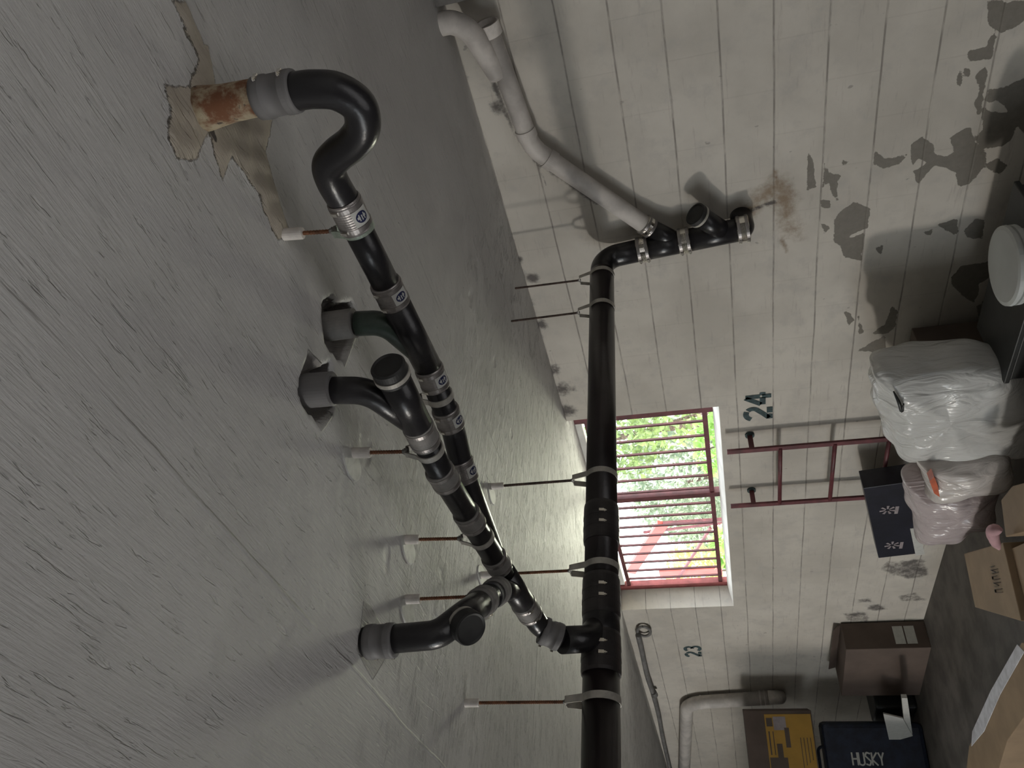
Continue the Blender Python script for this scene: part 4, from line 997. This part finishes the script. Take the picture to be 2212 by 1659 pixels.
zt4 = on(2170, 560, 1, 2.5)[2]
tub = empty('plastic_tub', tc_, 'pale grey-white round tub with stepped lid at the right edge', 'tub')
H = zt4 - zc_
M_('lid_plastic').lathe(tc_, V(0, 0, 1), [(0, .13), (H * .45, .145), (H * .5, .145)], 40, False).build('body', tub)
M_('lid_plastic').lathe(tc_ + V(0, 0, H * .5), V(0, 0, 1), [(0, .155), (H * .20, .155), (H * .22, .147), (H * .30, .147), (H * .32, .157), (H * .46, .155), (H * .5, .14)], 40, False).build('lid', tub)

# ------------------------------------------------------------------ outdoors seen through the window
tag(M_('ground').box((-9, 33.3, .55), (60, 60, .5)).build('ground'), 'bright sunlit ground outside the window', kind='structure')
def leaves(mb, c, rad, n, size, seed):
    r = np.random.default_rng(seed)
    for _ in range(n):
        d = r.normal(size=3); d /= np.linalg.norm(d); k = r.uniform(.35, 1) ** .5
        p = np.asarray(c) + d * np.asarray(rad) * k
        a = unit(r.normal(size=3)); b = unit(np.cross(a, r.normal(size=3))); s = size * r.uniform(.6, 1.3)
        mb.add([p - a * s, p - b * s * .45 + a * s * .1, p + a * s, p + b * s * .45 + a * s * .1], [(0, 1, 2, 3)])
def bush(name, c, rad, n, size, mat, label, cat, trunk=None, seed=1, group=None):
    e = empty(name, (c[0], c[1], .8), label, cat, group)
    mb = M_(mat); leaves(mb, c, rad, n, size, seed); mb.build('foliage', e)
    if trunk: 
        t = smoothpath([V(c[0], c[1], .75), V(c[0] + .1, c[1], (c[2] + .75) / 2), V(c[0] - .05, c[1], c[2])], 5)
        M_('bark').sweep(t, [trunk * (1 - .5 * i / len(t)) for i in range(len(t))], 10).build('trunk', e)
    return e
def dirpt(px, py, y): return on(px, py, 1, y)
p = dirpt(1400, 1045, 8.0); bush('leafy_hedge', (p[0], 8.0, 1.9), (1.9, .5, 1.1), 4200, .062, 'leaf_hedge', 'sunlit leafy hedge seen through the middle of the window', 'hedge', .05, 5)
p = dirpt(1470, 1120, 9.9); bush('leafy_hedge', (p[0], 9.9, 1.6), (1.6, .5, .75), 2400, .07, 'leaf_hedge', 'second hedge seen through the window, farther off than the leafy one', 'hedge', .05, 6)
p = dirpt(1375, 940, 6.0); bush('tree', (p[0], 6.0, 2.75), (.75, .5, .85), 1500, .055, 'leaf_tree', 'green tree hanging over the top of the window view', 'tree', .06, 7)
p = dirpt(1490, 905, 5.4); bush('shrub', (p[0], 5.4, 1.95), (.28, .3, .45), 300, .06, 'leaf_tree', 'green shrub at the side of the window nearest the number 24', 'shrub', .03, 8)
p = dirpt(1550, 960, 4.6); bush('lime_plant', (p[0], 4.6, 1.50), (.45, .2, .16), 260, .055, 'leaf_lime', 'lime green plant just above the window sill', 'plant', .015, 9)
p = dirpt(1562, 1180, 4.5); bush('lime_plant', (p[0], 4.5, 1.47), (.35, .15, .12), 120, .09, 'leaf_lime', 'broad lime green leaves low by the far end of the sill', 'plant', .015, 10)
p = dirpt(1400, 1245, 8.5); bush('yellow_shrub', (p[0], 8.5, 2.0), (1.2, .4, .6), 700, .08, 'leaf_yellow', 'yellow-green shrub at the far end of the window view', 'shrub', .03, 12)
# red sloping rail and slab outdoors
rs = empty('stair_rail', dirpt(1400, 1180, 6.2), 'red sloping beam and thin rails outside beyond the grille', 'railing')
a, b = dirpt(1432, 1130, 6.2), dirpt(1362, 1235, 6.2); M_('red_roof').bar(a, b, .16, .06, V(0, 0, 1)).build('beam', rs)
a, b = dirpt(1535, 1140, 6.2), dirpt(1455, 1265, 6.2); M_('red_paint').bar(a, b, .035, .035).build('thin_rail', rs)
a, b = dirpt(1425, 1240, 6.4), dirpt(1560, 1232, 6.4); M_('red_roof').bar(a, b, .22, .05, V(1, 0, 0)).build('panel', rs)
a, b = dirpt(1390, 1150, 6.3), dirpt(1560, 1130, 6.3); M_('red_paint').bar(a, b, .03, .03).build('post', rs)
q = dirpt(1432, 1130, 6.2); M_('red_paint').bar((q[0], 6.2, .8), q, .04, .04).build('support_post', rs)
lg = M_('bark').sweep([dirpt(1515, 895, 4.8), dirpt(1552, 908, 4.8)], .03, 10); tag(lg.build('branch'), 'short grey branch by the near corner of the window', 'branch')
bw_ = M_('stone_white').box((-15.5, 11.6, 1.65), (4.5, .2, 1.7)); tag(bw_.build('garden_wall'), 'white sunlit garden wall far outside the window', 'wall')
